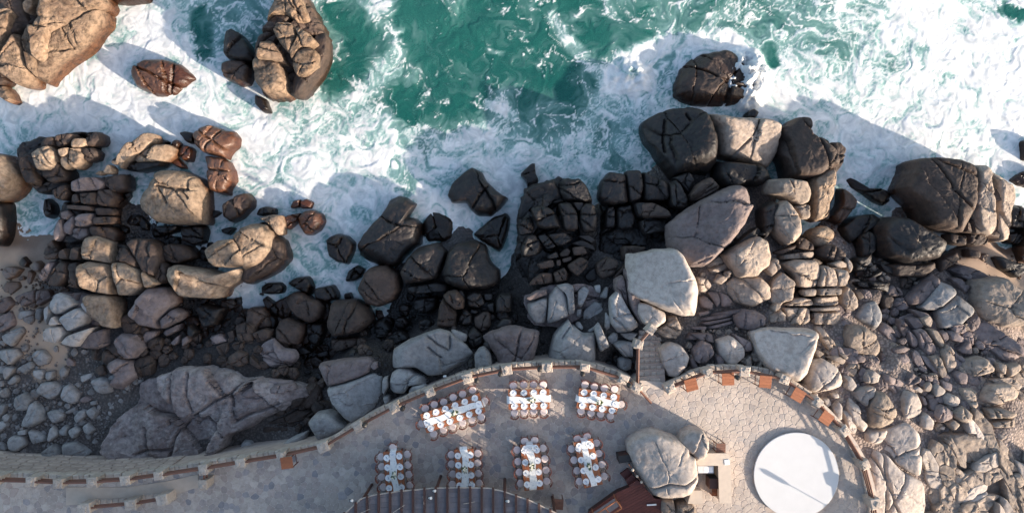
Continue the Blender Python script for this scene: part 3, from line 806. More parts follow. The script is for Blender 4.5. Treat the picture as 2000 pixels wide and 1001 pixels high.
A7 brown 0.8: 970,-60 1060,-80 1060,110 980,90
Z around the right sand pocket / boulders around the right sand pocket
B7 mauve 2.2: 400,140 510,105 600,130 720,200 600,235 470,190
B7 mauve 2.0: 470,190 540,150 590,200 560,240
B7 tan 4.0: 610,270 640,230 820,195 900,260 1060,330 1060,560 960,590 810,600 770,580 660,530 600,420 :t=.15,-.1|nfac=3|joints=0|l=huge tan boulder half in shadow at the right edge beside the sand
B7 mauve 3.7: 540,600 690,540 830,640 950,730 995,810 940,870 860,875 790,860 700,760 :t=.25,-.15|nfac=1|joints=0|l=long brownish grey slab lying below the huge tan boulder at right
B7 grey 3.4: 190,440 350,230 460,270 465,330 300,465 230,465 :t=.2,-.1
B7 grey 3.5: 325,470 480,335 600,440 605,470 500,580 430,600 345,610 :t=.2,-.1
B7 mauve 3.0: 70,370 290,170 345,230 180,420 100,420
B7 mauve 2.6: 400,210 480,205 570,270 520,340 460,270
B7 brown 2.0: 300,60 460,0 480,60 390,130 310,180
B7 dark 1.7: 750,50 800,35 900,90 980,90 990,160 930,215 800,140
B7 brown 2.2: 15,200 90,195 125,240 90,310 20,300
B7 brown 2.6: -20,20 120,40 290,80 295,150 180,210 20,190
O bundle of upright tan rock fingers on the slope right of the round terrace / rock outcrop
*B7 mauve 2.8: 20,510 250,470 420,700 450,900 340,1010 130,870
B7 mauve 3.2: 110,450 230,480 260,540 200,560 120,470
B7 mauve 3.2: 60,520 150,510 200,590 120,610
B7 mauve 3.3: 15,520 60,560 130,720 80,720 10,600
B7 mauve 3.3: 80,600 160,680 165,760 110,740
B7 mauve 3.7: 150,620 210,600 305,770 300,800 230,810 190,740
B7 tan 3.7: 235,600 300,610 360,720 340,760 270,680
B7 mauve 3.4: 330,640 370,615 400,680 370,720
B7 tan 4.0: 350,770 390,720 440,800 450,890 390,960 360,900
B7 tan 4.0: 255,820 330,810 385,960 340,1000 290,900
B7 mauve 3.8: 130,800 170,770 240,940 180,950 130,860
B7 mauve 3.8: 200,810 250,830 330,950 330,1000 230,880
B7 tan 3.4: 180,520 240,490 270,540 250,600 200,570
Z on the sunlit right slope / stones on the right slope
B7 mauve 3.5: 400,630 440,615 540,690 490,720 410,690
B7 mauve 3.6: 470,770 560,680 590,810 500,800
B7 mauve 3.6: 430,770 500,820 480,870 440,850
B7 mauve 3.8: -60,760 60,740 120,760 60,790 -40,800
B7 mauve 4.0: -80,830 100,790 120,840 60,890 -60,905
B7 tan 4.3: 510,880 570,840 680,820 770,910 760,940 580,985 530,950 :t=.2,-.1
B7 mauve 4.2: 440,960 480,930 550,950 540,1040 480,1040
C5 mauve 4.5: 5,370 100,335 190,390 170,420 60,465
C5 tan 4.5: -40,390 30,400 45,480 0,520 -60,500
C5 pale 4.4: 105,470 160,445 205,480 190,510
C5 tan 4.4: 200,440 250,410 275,440 250,500 210,490
C5 pale 4.5: 275,460 310,425 380,480 360,520 290,540
C5 mauve 4.3: 340,400 430,430 420,500 350,470
C5 pale 4.6: 355,530 400,500 500,540 490,590 430,620 370,590
C5 tan 4.6: 500,470 610,470 620,630 580,635 510,530
C5 pale 5.0: 40,540 60,480 150,500 190,590 180,680 60,715 40,640
C5 mauve 4.9: 295,680 320,610 370,595 440,650 430,700 330,740
C5 tan 5.0: 445,660 530,605 590,670 580,720 530,745 460,700
C5 pale 4.9: 190,690 230,655 285,720 270,800 200,780
C5 tan 4.8: 395,740 440,705 495,750 440,800
C5 mauve 4.4: 175,530 210,530 240,610 200,600
C5 mauve 4.4: 240,550 270,520 320,570 280,660 245,630
C5 pale 4.3: 330,770 370,755 370,790 335,795
C5 tan 4.6: 690,430 860,420 940,480 950,540 740,600 620,560
C5 tan 4.8: 700,630 820,620 930,660 900,700 720,705
C5 tan 4.6: 720,730 920,700 930,770 740,775
C5 tan 4.5: 750,790 900,775 890,830 780,890
C5 tan 4.2: 770,260 850,280 840,370 790,330
C5 tan 4.2: 850,300 960,270 970,320 880,390
C4 pale 5.2: 270,440 320,410 360,470 330,510 280,490
C4 pale 5.8: 290,400 330,270 430,235 540,300 580,390 560,450 480,480 350,510 300,480 :joints=1
C4 tan 4.9: 450,230 530,205 610,250 580,290
C4 tan 4.9: 350,180 370,160 440,195 370,240
C4 tan 4.9: 540,200 580,190 625,230 600,250
C4 mauve 4.8: 670,225 710,200 760,230 740,270 690,270
C4 tan 4.8: 590,290 640,250 720,285 690,330 660,390 590,340
C4 mauve 4.7: 690,350 720,300 755,310 740,380 700,380
C4 pale 5.1: 740,370 760,335 820,325 880,370 860,420 800,435 750,420 :ct=C4|c=810,330 815,430
C4 mauve 4.7: 870,400 900,350 1010,390 1060,430 1000,525 900,450
C4 pale 5.0: 580,360 640,370 690,450 640,500 580,460 600,420
C4 pale 5.2: 490,620 540,555 570,600 565,720 520,720
C4 pale 5.0: 400,540 470,540 490,600 450,620
C4 tan 5.5: 780,600 820,490 900,490 960,570 995,660 980,740 860,790 790,800 :joints=1|l=large pale brown boulder above the flat slab right of the round terrace
C4 pale 5.2: 640,500 740,460 790,450 840,460 820,530 770,560 770,620 690,560
C4 pale 5.2: 620,520 700,600 710,700 780,760 740,820 640,740 600,620
C4 pale 5.2: 570,640 620,640 700,760 680,830 630,820
C4 pale 5.1: 750,820 800,790 940,790 900,880 820,910 760,880
C4 pale 5.0: 340,505 380,500 385,540 350,540
C4 pale 5.0: 480,510 540,500 550,545 500,545
B6 tan 4.7: 600,840 640,780 730,775 830,840 875,940 860,1030 690,1000 590,940 :nfac=3
O broad pale rock slab beside the round terrace railing / rock outcrop
*PX tan 4.4: 1690,850 1740,835 1790,830 1802,900 1805,1020 1690,1020
PX pale 5.0: 1690,850 1740,835 1770,822 1798,850 1800,890 1790,930 1750,905 1735,880 1700,870 :joints=1
PX pale 5.0: 1688,870 1730,885 1755,915 1800,938 1803,1015 1690,1015 1700,930 :joints=3
O pale rock with small overhang at the lower left shore / rock outcrop
*B0 mauve 1.4: 360,640 470,520 870,540 930,640 930,820 780,965 480,920
B0 grey 2.6: 420,610 470,520 560,540 640,610 500,690 430,690
B0 grey 2.7: 480,720 640,630 720,680 680,770 560,830
B0 pale 2.6: 360,830 390,790 500,780 540,840 480,920 370,900
B0 pale 2.5: 385,780 425,700 490,770
B0 pale 2.8: 485,920 560,850 740,790 730,820 640,950
B0 mauve 2.5: 650,950 720,830 840,800 860,930 780,965
B0 gold 2.9: 700,540 870,540 930,600 930,800 840,790 720,680 690,600
B0 grey 2.2: 360,640 410,610 410,690 370,780
B0 grey 2.6: 640,600 700,600 730,670 690,690
O row of golden and dark standing rocks left of the surf channel / rock outcrop
*B0 dark 1.4: 340,300 500,180 700,90 880,130 1000,150 1240,300 1240,450 1000,550 560,500 350,450
B0 gold 2.8: 670,180 700,100 760,80 880,130 890,290 860,295 720,270 650,260 :t=-.1,.3
B0 gold 3.1: 645,300 700,280 860,300 890,400 880,480 895,540 760,520 670,480 650,400 :t=-.15,.2
B0 brown 2.2: 440,340 500,270 560,290 560,400 480,480 380,470
B0 brown 2.2: 480,200 520,175 560,260 480,265
B0 mauve 2.0: 330,400 390,280 440,280 420,370 350,440
B0 brown 2.2: 560,290 640,280 640,500 560,480
B0 brown 2.0: 350,240 480,205 470,250 370,270
B0 brown 2.2: 580,170 650,170 640,270 560,270
B1 gold 3.0: -80,290 0,290 110,350 135,440 130,500 40,545 -60,545 -80,400
B1 gold 2.9: 110,350 240,455 150,490 135,440
B1 brown 2.8: 10,130 60,100 180,105 260,170 280,260 250,400 160,380 80,240
B1 brown 2.6: -60,180 0,170 90,270 110,340 0,290 -70,280
B1 brown 2.0: 290,160 350,140 470,160 540,250 400,300 300,270
B1 brown 2.2: 250,280 320,300 330,420 260,460 230,420
Z below the golden standing rocks / rocks below the golden rocks
B1 mauve 3.0: 10,700 120,560 190,480 290,478 360,550 370,610 240,750 230,810 100,780 :joints=0
B1 mauve 2.4: 240,760 370,640 440,680 410,740 270,810
C1 mauve 2.7: 170,30 210,-40 340,-20 400,80 330,160 270,165 200,110
C1 mauve 2.7: 130,190 190,150 310,180 355,290 210,415 150,390 160,330 200,310 :joints=0
C1 grey 2.1: 0,320 90,295 150,320 165,420 100,440 0,390
C1 brown 1.9: 0,80 90,60 130,130 60,180 0,160
C1 brown 1.9: 20,230 100,190 140,280 60,300
Z on the left cobble beach / cobbles on the left beach
B0 grey 0.9: 25,360 60,320 120,320 180,340 140,400 60,430
B0 grey 1.0: 20,480 60,435 140,440 160,480 100,540 40,520
B0 brown 0.8: 160,280 190,235 240,290 220,330 170,325
B0 grey 0.9: 235,310 300,270 340,300 330,370 280,360
B0 grey 0.8: 225,400 240,340 280,370 250,460 225,465
B0 grey 0.7: 145,430 180,390 210,405 200,425
B0 mauve 1.3: 0,570 70,550 125,610 40,690 -20,690
B0 mauve 1.4: -20,720 90,665 150,770 20,840 -20,840
B0 grey 1.3: 135,720 180,660 260,660 270,690 160,740
B0 mauve 1.4: 120,560 220,510 280,500 290,600 180,640
B0 mauve 1.3: 290,500 390,500 420,560 300,640
B0 grey 1.2: 275,690 300,640 350,640 330,750 280,730
B0 grey 1.6: 15,860 170,785 200,830 110,950 50,920
B0 grey 1.2: -20,900 60,890 60,950
C0 grey 1.7: 0,90 130,75 175,130 85,215 0,150
C0 grey 1.6: 245,140 300,85 360,90 410,150 390,200 320,220 270,190
C0 grey 1.5: 140,235 250,170 290,220 200,290
C0 grey 1.6: 35,240 60,215 120,230 110,270 50,330
C0 grey 1.5: 60,350 130,280 160,310 150,345 90,365
C0 grey 1.6: 260,245 340,240 360,270 340,330 270,295
C0 grey 1.5: 370,255 435,250 425,310 395,335 370,310
C0 mauve 1.5: 520,170 550,140 605,180 600,220 540,215
C0 grey 1.5: 470,250 510,205 550,240 530,300 490,310
C0 grey 1.9: 295,400 340,340 430,335 500,380 480,430 400,480 320,450
C0 grey 1.8: 485,450 510,370 550,345 635,430 630,490 580,515 500,480
C0 grey 1.9: 120,520 130,450 190,420 250,480 240,560 150,570
C0 grey 2.0: 180,660 225,580 235,510 265,490 340,560 345,640 250,695 190,690
C0 grey 1.8: 370,570 450,555 510,600 480,650 420,665
C0 grey 1.8: 230,700 350,740 370,800 260,830
C0 grey 1.8: 380,800 410,670 465,750 400,810
C0 grey 1.7: 465,720 510,670 550,690 530,770 480,750
C0 grey 1.8: 540,710 600,680 640,720 590,785 545,760
C0 grey 1.8: 655,680 690,650 745,715 710,755 670,730
C0 grey 1.9: 70,800 90,760 190,760 210,830 140,885 80,870
C0 grey 1.7: 145,720 220,705 225,750 150,755
C0 grey 1.9: 325,890 420,815 490,890 470,940 350,930
C0 grey 2.0: 485,820 600,800 720,880 710,910 540,970 510,960
C0 grey 1.7: 635,290 740,260 745,300 650,350
C0 grey 1.6: 10,850 40,820 65,860 50,880
C0 grey 1.6: 515,570 600,525 610,570 530,590
C0 grey 1.8: 580,620 640,550 685,560 680,610 610,665
C0 grey 1.8: 680,560 730,530 775,570 740,640 700,600
C0 mauve 1.6: 630,470 680,440 740,470 700,500 640,500
C0 grey 1.6: 710,490 775,480 770,515 720,520
C0 grey 1.6: 0,510 70,510 40,590 0,630
C0 grey 1.6: 30,600 60,580 100,600 80,650 40,650
C0 grey 1.7: -20,650 50,640 75,680 0,740 -20,740
Z above the left terrace wall / broad rock on the left shore
PX face 3.7: 185,885 205,835 225,812 255,800 262,752 320,730 355,718 395,718 440,725 480,742 500,735 560,745 592,757 604,778 565,800 520,815 500,832 455,848 440,870 425,882 390,897 330,908 245,918 200,903 :t=.10,.16|nfac=4|cells=.5|round_=4|edge=.35|rough=1.7|ct=PX|c=380,808 405,790 428,779 448,769 470,748 482,726;446,771 447,800 453,826;405,748 416,762 428,778;358,733 354,780 361,808 376,824;372,834 392,820 410,834 428,858;315,908 328,862 345,838 374,812;237,902 270,890 317,886;262,845 263,870 266,892;318,728 321,785 318,835;455,826 480,812 505,805 540,790|l=wide sloping brownish grey rock face seamed with long cracks above the left terrace wall
C2 mauve 3.5: 280,500 420,420 520,400 680,420 650,480 500,520 480,600 350,640 290,630 :joints=1
C2 mauve 3.7: 440,500 560,440 690,430 720,480 600,510 480,520
C2 brown 3.1: 500,640 720,520 800,530 780,580 640,660 560,700 :joints=1
C2 brown 2.4: 400,770 520,720 640,680 760,610 900,580 910,640 780,720 600,830 530,860 420,820 :joints=2
Z under the left terrace wall / rocks under the left terrace wall
C2 grey 2.7: 275,920 310,870 370,880 400,930 340,975 290,960
C2 grey 2.7: 415,910 470,880 540,900 540,960 430,970
C2 grey 3.7: 570,920 690,850 800,810 790,900 700,930 600,940
"""
LINES = DATA.strip().splitlines(); BED = {}; extra = []; cb = None
for k_, ln in enumerate(LINES):
    if ln.startswith('*'): cb = k_; BED[cb] = []
    elif ln[:2] in ('Z ', 'O '): cb = None
    elif ':' in ln:
        f = ln.split(':'); ti, _, zt = f[0].split(); q = parse_pts(f[1], ti); s_ = math.sqrt(abs(poly_area_c(q)[0]))/29.0
        if cb is not None: BED[cb].append(float(zt))
        elif s_ < 1.7 and float(ground_px(*q.mean(0))) > .9 and q[:, 1].min() > 470: extra.append((*q.mean(0), float(zt)-.6*s_-.1))
_gp = np.vstack([_gp, np.array(extra)])

# ------------------------------------------------------------------ the ground
def nonuni(a, b, step, far, g=1.35):
    core = np.arange(a, b+step/2, step); out = []; s = step; x = b
    while x < far: s *= g; x += s; out.append(x)
    lo = []; s = step; x = a
    while x > -far: s *= g; x -= s; lo.append(x)
    return np.concatenate([lo[::-1], core, out])
def sheet(name, xs, ys, Z):
    nx, ny = len(xs), len(ys)
    X, Y = np.meshgrid(xs, ys)
    V = np.stack([X, Y, Z], -1).reshape(-1, 3)
    j, i = np.meshgrid(np.arange(ny-1), np.arange(nx-1), indexing='ij')
    q = np.stack([j*nx+i, j*nx+i+1, (j+1)*nx+i+1, (j+1)*nx+i], -1).reshape(-1, 4)
    return mk(name, V, q)

m, nt, b = newmat('beach_ground')
v, _ = worldpos(nt, False)
at = N(nt, 'ShaderNodeAttribute', attribute_name='sand').outputs['Fac']
shv = N(nt, 'ShaderNodeTexVoronoi'); shv.inputs['Scale'].default_value = 6.5; nt.links.new(v, shv.inputs['Vector'])
sand = mixc(nt, ramp(nt, noise(nt, v, 1.1, 6), [(0.3, 0), (0.7, 1)]), (0.40, 0.29, 0.21), (0.33, 0.235, 0.17))
sh = mixc(nt, ramp(nt, shv.outputs['Color'], [(0, 0), (1, 1)]), (0.085, 0.07, 0.064), (0.15, 0.128, 0.118))
sxx = N(nt, 'ShaderNodeSeparateXYZ'); nt.links.new(v, sxx.inputs[0])
dk_ = N(nt, 'ShaderNodeAttribute', attribute_name='wet').outputs['Fac']
sh = mixc(nt, dk_, sh, mixc(nt, 1.0, sh, (.32, .3, .3), 'MULTIPLY'))
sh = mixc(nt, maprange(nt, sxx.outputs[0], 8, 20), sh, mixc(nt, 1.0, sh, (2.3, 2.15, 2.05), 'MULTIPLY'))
sh = mixc(nt, 1.0, sh, ramp(nt, shv.outputs['Distance'], [(0.25, 1.0), (0.62, 0.55)]), 'MULTIPLY')
sf = maprange(nt, math_(nt, 'ADD', at, math_(nt, 'MULTIPLY', math_(nt, 'SUBTRACT', noise(nt, v, 1.5, 5), .5), .6)), 0.4, 0.6)
col = mixc(nt, sf, sh, sand)
sx = N(nt, 'ShaderNodeSeparateXYZ'); nt.links.new(v, sx.inputs[0])
wf = maprange(nt, sx.outputs[2], 0.45, 0.12)
col = mixc(nt, wf, col, mixc(nt, 1.0, col, (.52, .47, .44), 'MULTIPLY'))
nt.links.new(col, b.inputs['Base Color'])
nt.links.new(maprange(nt, wf, 0, 1, .9, .35), b.inputs['Roughness'])
hh = math_(nt, 'ADD', math_(nt, 'MULTIPLY', math_(nt, 'SUBTRACT', 1.0, sf), math_(nt, 'SUBTRACT', 1.0, shv.outputs['Distance'])), math_(nt, 'MULTIPLY', noise(nt, v, 9, 5), .15))
bump(nt, b, hh, .6, .1)
M['ground'] = m

gx = nonuni(-40, 40, 0.33, 3000); gy = nonuni(-26, 19, 0.33, 3000)
GX, GY = np.meshgrid(gx, gy)
gpx, gpy = xy_to_px(np.clip(GX, -48, 48), np.clip(GY, -34, 30))
GZ = ground_px(gpx, gpy)
GZ = GZ + 0.12*fbm(GX*.5, GY*.5, 0.3, 4, 3)*(np.abs(GX) < 60)
GZ[(GY > 25)] = np.minimum(GZ[(GY > 25)], -3)
gm = sheet('ground', gx, gy, GZ)
sandv = np.zeros(GX.shape)
for (sx_, sy_, rx, ry) in ((45,480,75,70),(25,540,60,60),(80,640,40,60),(115,700,35,40),(95,600,40,30),(1925,515,70,32),(1990,600,40,80),(1985,680,30,60),(1985,845,50,40),(1805,870,14,60),(1960,480,50,40)):
    sandv = np.maximum(sandv, 1.35-np.hypot((gpx-sx_)/rx, (gpy-sy_)/ry)*.75)
sandv = np.clip(sandv, 0, 1)
at_ = gm.attributes.new('sand', 'FLOAT', 'POINT'); at_.data.foreach_set('value', sandv.astype(np.float32).ravel())
wetv = np.clip(1.6-np.hypot((gpx-560)/330, (gpy-640)/105), 0, 1); wetv = np.maximum(wetv, np.clip(1.6-np.hypot((gpx-900)/300, (gpy-590)/70), 0, 1)); wetv = np.maximum(wetv, np.clip(1.5-np.hypot((gpx-1730)/90, (gpy-560)/80), 0, 1))
at_ = gm.attributes.new('wet', 'FLOAT', 'POINT'); at_.data.foreach_set('value', wetv.astype(np.float32).ravel())
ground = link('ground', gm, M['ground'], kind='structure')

loose = []
cur = None; zone = None
for k_, ln in enumerate(LINES):
    ln = ln.strip()
    if not ln or ln[0] == '#': continue
    if ln.startswith('O '):
        lab, cat = ln[2:].split(' / ')
        cur = ['rock_outcrop', lab, cat, None]; zone = None; continue
    if ln.startswith('Z '):
        zone = ln[2:]; cur = None; continue
    f = ln.split(':'); tile, mat, zt = f[0].split(); pts = parse_pts(f[1], tile.lstrip('*')) if tile[0] != '*' else parse_pts(f[1], tile[1:])
    opts = f[2] if len(f) > 2 else ''
    if cur is not None:
        if cur[3] is None:
            q = pts.mean(0); w = P(q[0], q[1], float(ground_px(q[0], q[1])))
            cur[3] = empty(cur[0], w, cur[1], cur[2])
        e = cur[3]
        nm = 'bedrock' if tile[0] == '*' else 'rock_block'
        if k_ in BED: zt = np.mean(BED[k_])-.62
        ob = make_rock(nm, pts, float(zt), mat, None, opts, mk_mask=True, **({'round_': 4.0, 'edge': .6, 'joints': 3, 'rough': 2.0} if nm == 'bedrock' else {'edge': .62, 'round_': 5.5, 'chk': .12, 'nfac': int(dict(q.split('=', 1) for q in opts.split('|') if '=' in q).get('nfac', 3))}))
        ob.parent = e; ob.location = Vector(ob.location) - e.location
    else:
        A = abs(poly_area_c(Pa(pts, 1.0))[0])
        jt = 0
        ob = make_rock('boulder' if A > .8 else 'cobble', pts, float(zt), mat, None, opts, **({} if 'joints' in opts else {'joints': jt}))
        ev = np.linalg.eigvalsh(np.cov((pts-pts.mean(0)).T)); asp = math.sqrt(ev[1]/max(ev[0], 1e-6))
        lab = dict(q.split('=', 1) for q in opts.split('|') if '=' in q).get('l')
        loose.append((ob, zone, mat, A, asp, pts.mean(0), lab))

WORD = {'gold':'golden brown','tan':'tan','pale':'pale','grey':'grey','mauve':'brownish grey','brown':'brown','dark':'dark','red':'wet rusty','rust':'rusty brown','face':'brownish grey'}
ORD = ['','second','third','fourth','fifth','sixth','seventh','eighth','ninth','tenth','eleventh','twelfth','thirteenth','fourteenth','fifteenth','sixteenth']
cls = {}
for it in loose:
    ob, zone, mat, A, asp, c, lab = it
    size = 'huge' if A > 14 else 'large' if A > 5 else 'mid-sized' if A > 1.6 else 'small' if A > .45 else 'tiny'
    noun = 'boulder' if A > .8 else 'stone'
    shape = 'long' if asp > 1.75 else 'squat' if asp < 1.2 else 'oblong'
    if lab: tag(ob, lab, 'boulder' if A > .8 else 'stone', zone.split(' / ')[1]); continue
    cls.setdefault((size, shape, WORD[mat], noun, zone), []).append(it)
for (size, shape, w, noun, zone), its in cls.items():
    ph, grp = zone.split(' / ')
    its.sort(key=lambda q: q[5][0]); n = len(its)
    for i, it in enumerate(its):
        if n == 1: lab = f'{size} {shape} {w} {noun} {ph}'
        else:
            j = n-1-i
            pos = 'leftmost' if i == 0 else 'rightmost' if j == 0 else (ORD[i]+' from left') if i <= j else (ORD[j]+' from right')
            lab = f'{size} {shape} {w} {noun} {ph}, {pos} of its like'
        tag(it[0], lab, noun, grp)

# ------------------------------------------------------------------ voronoi helper
def voronoi(pts, bound, nn=22):
    """clip each cell against its neighbours; bound = (x0,y0,x1,y1)"""
    pts = np.asarray(pts); out = []
    x0, y0, x1, y1 = bound
    for i, p in enumerate(pts):
        d = ((pts-p)**2).sum(1); near = np.argsort(d)[1:nn+1]
        cell = [(x0, y0), (x1, y0), (x1, y1), (x0, y1)]
        for j in near:
            q = pts[j]; mx, my = (p+q)/2; nx, ny = q-p
            new = []
            for a, b in zip(cell, cell[1:]+cell[:1]):
                da = (a[0]-mx)*nx+(a[1]-my)*ny; db = (b[0]-mx)*nx+(b[1]-my)*ny
                if da <= 0: new.append(a)
                if (da < 0) != (db < 0) and da != db:
                    t = da/(da-db); new.append((a[0]+t*(b[0]-a[0]), a[1]+t*(b[1]-a[1])))
            cell = new
            if len(cell) < 3: break
        out.append(np.array(cell) if len(cell) >= 3 else None)
    return out

# fractured outcrop at lower right: a bed broken into plates and ribs
zone_poly = np.array([(1812,880),(1830,850),(1860,840),(1880,828),(1925,815),(1945,870),(1975,868),(2030,875),(2030,1030),(1800,1030),(1812,950)], float)
oc = empty('rock_outcrop', P(1900, 930, 3.8), 'pale tan rock bed broken into plates and ribs at the lower right corner', 'rock outcrop')
bed = make_rock('bedrock', zone_poly, 4.6, 'tan', None, '', round_=5.0, edge=.7)
bed.parent = oc; bed.location = Vector(bed.location)-oc.location
def ribs(cx, cy, ang, sx, sy, n, seed, sub, oc=oc, zb=3.9, zt0=4.6):
    r = np.random.RandomState(seed); ca, sa = math.cos(ang), math.sin(ang)
    pts = []
    tries = 0
    while len(pts) < 400 and tries < 2500:
        tries += 1
        q = (r.uniform(sub[:, 0].min()-50, sub[:, 0].max()+50), r.uniform(sub[:, 1].min()-50, sub[:, 1].max()+50))
        u = ((q[0]-cx)*ca+(q[1]-cy)*sa)/sx; v = (-(q[0]-cx)*sa+(q[1]-cy)*ca)/sy
        if all((u-a)**2+(v-b)**2 > .55 for a, b in pts): pts.append((u, v))
    cells = voronoi(pts, (-200, -200, 200, 200))
    for k, cell in enumerate(cells):
        if cell is None: continue
        pu, pv = pts[k]
        if not in_poly(np.array([cx+pu*sx*ca-pv*sy*sa]), np.array([cy+pu*sx*sa+pv*sy*ca]), sub)[0]: continue
        c = cell.mean(0); cell = c + np.clip(cell-c, -1.5, 1.5)*1.07
        px = cx + cell[:, 0]*sx*ca - cell[:, 1]*sy*sa; py = cy + cell[:, 0]*sx*sa + cell[:, 1]*sy*ca
        pp = np.stack([px, py], 1)
        zt = zt0 + r.uniform(-.1, .14)
        b_ = make_rock('rock_block', pp, zt, 'tan' if r.rand() < .6 else 'pale', None, 'nfac=0|cells=1.2|t=%.2f,%.2f' % (r.uniform(-.1, .02), r.uniform(-.02, .08)), zb=zb, mk_mask=False, edge=.8, round_=9.0, res=.1, rough=.8, chk=.1)
        b_.parent = oc; b_.location = Vector(b_.location)-oc.location
ribs(1850, 900, 1.2, 40, 24, 40, 5, np.array([(1812,880),(1835,850),(1872,850),(1868,905),(1890,940),(1870,1030),(1800,1030),(1812,950)], float))
ribs(1905, 870, 1.05, 64, 22, 30, 6, np.array([(1860,840),(1880,828),(1925,815),(1938,872),(1915,895),(1872,908),(1858,880)], float))
ribs(1910, 950, -.5, 46, 27, 30, 7, np.array([(1870,925),(1940,880),(1960,905),(1935,960),(1925,1030),(1870,1030)], float))
ribs(1975, 960, 1.15, 80, 17, 40, 8, np.array([(1960,890),(2030,875),(2030,1030),(1930,1030),(1938,960)], float))
mark(zone_poly)
oc2 = empty('rock_outcrop', P(1965, 790, 3.4), 'layered tan ledges stepping down to the sand at the right edge', 'rock outcrop')
ledge = np.array([(1895,740),(1940,735),(2030,715),(2030,868),(1980,866),(1945,868),(1925,812),(1905,800)], float)
bed = make_rock('bedrock', ledge, 3.7, 'tan', None, '', round_=5.0, edge=.7); bed.parent = oc2; bed.location = Vector(bed.location)-oc2.location
ribs(1965, 790, .1, 52, 22, 40, 9, ledge, oc2, 2.9, 3.8)

# ------------------------------------------------------------------ loose filling stones between the traced ones
def place_zone(poly, n, rmin, rmax, seed, power=2.2, need=None):
    r = np.random.RandomState(seed); poly = np.array(poly, float); out = []
    x0, y0 = poly.min(0); x1, y1 = poly.max(0); tries = 0
    while len(out) < n and tries < n*40:
        tries += 1
        x, y = r.uniform(x0, x1), r.uniform(y0, y1)
        if not in_poly(np.array([x]), np.array([y]), poly)[0]: continue
        R = rmin+(rmax-rmin)*r.rand()**power
        i, j = int(y/2), int(x/2)
        if not (0 <= i < 520 and 0 <= j < 1020) or MASK[i, j]: continue
        if sandv_at(x, y) > .8 and r.rand() < .93: continue
        if any((x-a)**2+(y-b)**2 < ((R+c)*(.62 if rmax > 20 else .8))**2 for a, b, c in out): continue
        out.append((x, y, R))
    return out
def sandv_at(px, py):
    best = 0
    for (sx_, sy_, rx, ry) in ((45,480,75,70),(25,540,60,60),(80,640,40,60),(115,700,35,40),(95,600,40,30),(1925,515,70,32),(1990,600,40,80),(1985,680,30,60),(1985,845,50,40),(1805,870,14,60),(1960,480,50,40)):
        best = max(best, 1.35-math.hypot((px-sx_)/rx, (py-sy_)/ry)*.75)
    return best
def stone_variants(name, mat, k, seed, res):
    out = []
    for i in range(k):
        r = np.random.RandomState(seed+i); n = r.randint(6, 10)
        a = np.sort(np.linspace(0, 2*math.pi, n, endpoint=False)+r.uniform(-.25, .25, n)); rad = r.uniform(.75, 1.1, n)
        asp = r.uniform(.65, 1.0)
        V, q, t, _ = rock_geo(np.stack([np.cos(a)*rad, np.sin(a)*rad*asp], 1), 1.1, seed+i, None, res=res, edge=.45, round_=4, rough=1.2, chk=.1)
        me = mk(name, V, q, t); me.set_sharp_from_angle(angle=math.radians(38)); me.materials.append(M[mat]); out.append((me, V, q, t))
    return out
LEFT = [(0,520),(110,520),(240,700),(280,740),(200,860),(190,915),(0,885)]
MID = [(230,420),(480,400),(560,560),(700,560),(820,570),(1000,560),(1240,600),(1240,735),(1150,705),(1000,712),(860,742),(640,872),(540,888),(610,790),(560,660),(420,680),(300,680),(240,600)]
RIGHT = [(1350,480),(1560,440),(1700,430),(1760,520),(1990,480),(2010,860),(1940,800),(1800,850),(1690,840),(1600,745),(1550,740),(1300,735)]
MID2 = [(230,640),(330,610),(440,590),(560,600),(700,600),(760,620),(760,690),(640,700),(650,830),(560,880),(600,735),(480,725),(400,700),(300,715),(225,760)]
RIGHT2 = [(1650,520),(1760,560),(1990,560),(2005,830),(1900,800),(1800,820),(1720,820),(1620,760)]
FILL = []
specs = [('boulder', MID2, 80, 10.0, 30, 'brown', 'middling brown boulder in the shaded gully above the broad seamed rock face', 'boulders in the shaded gully at left', 34), ('boulder', RIGHT2, 75, 9.0, 24, 'mauve', 'middling brownish grey boulder among the jumble on the right slope', 'middling boulders on the right slope', 35),
  ('cobble', LEFT, 110, 4.0, 12, 'grey', 'loose grey cobble among the larger ones on the left beach', 'small cobbles on the left beach', 31),
         ('stone', MID, 105, 5.0, 18, 'dark', 'dark stone wedged between bigger boulders in the shaded middle shore', 'dark stones wedged between boulders', 32),
         ('stone', RIGHT, 150, 4.0, 14, 'tan', 'brown stone wedged between boulders on the right slope', 'stones wedged between boulders on the right', 33)]
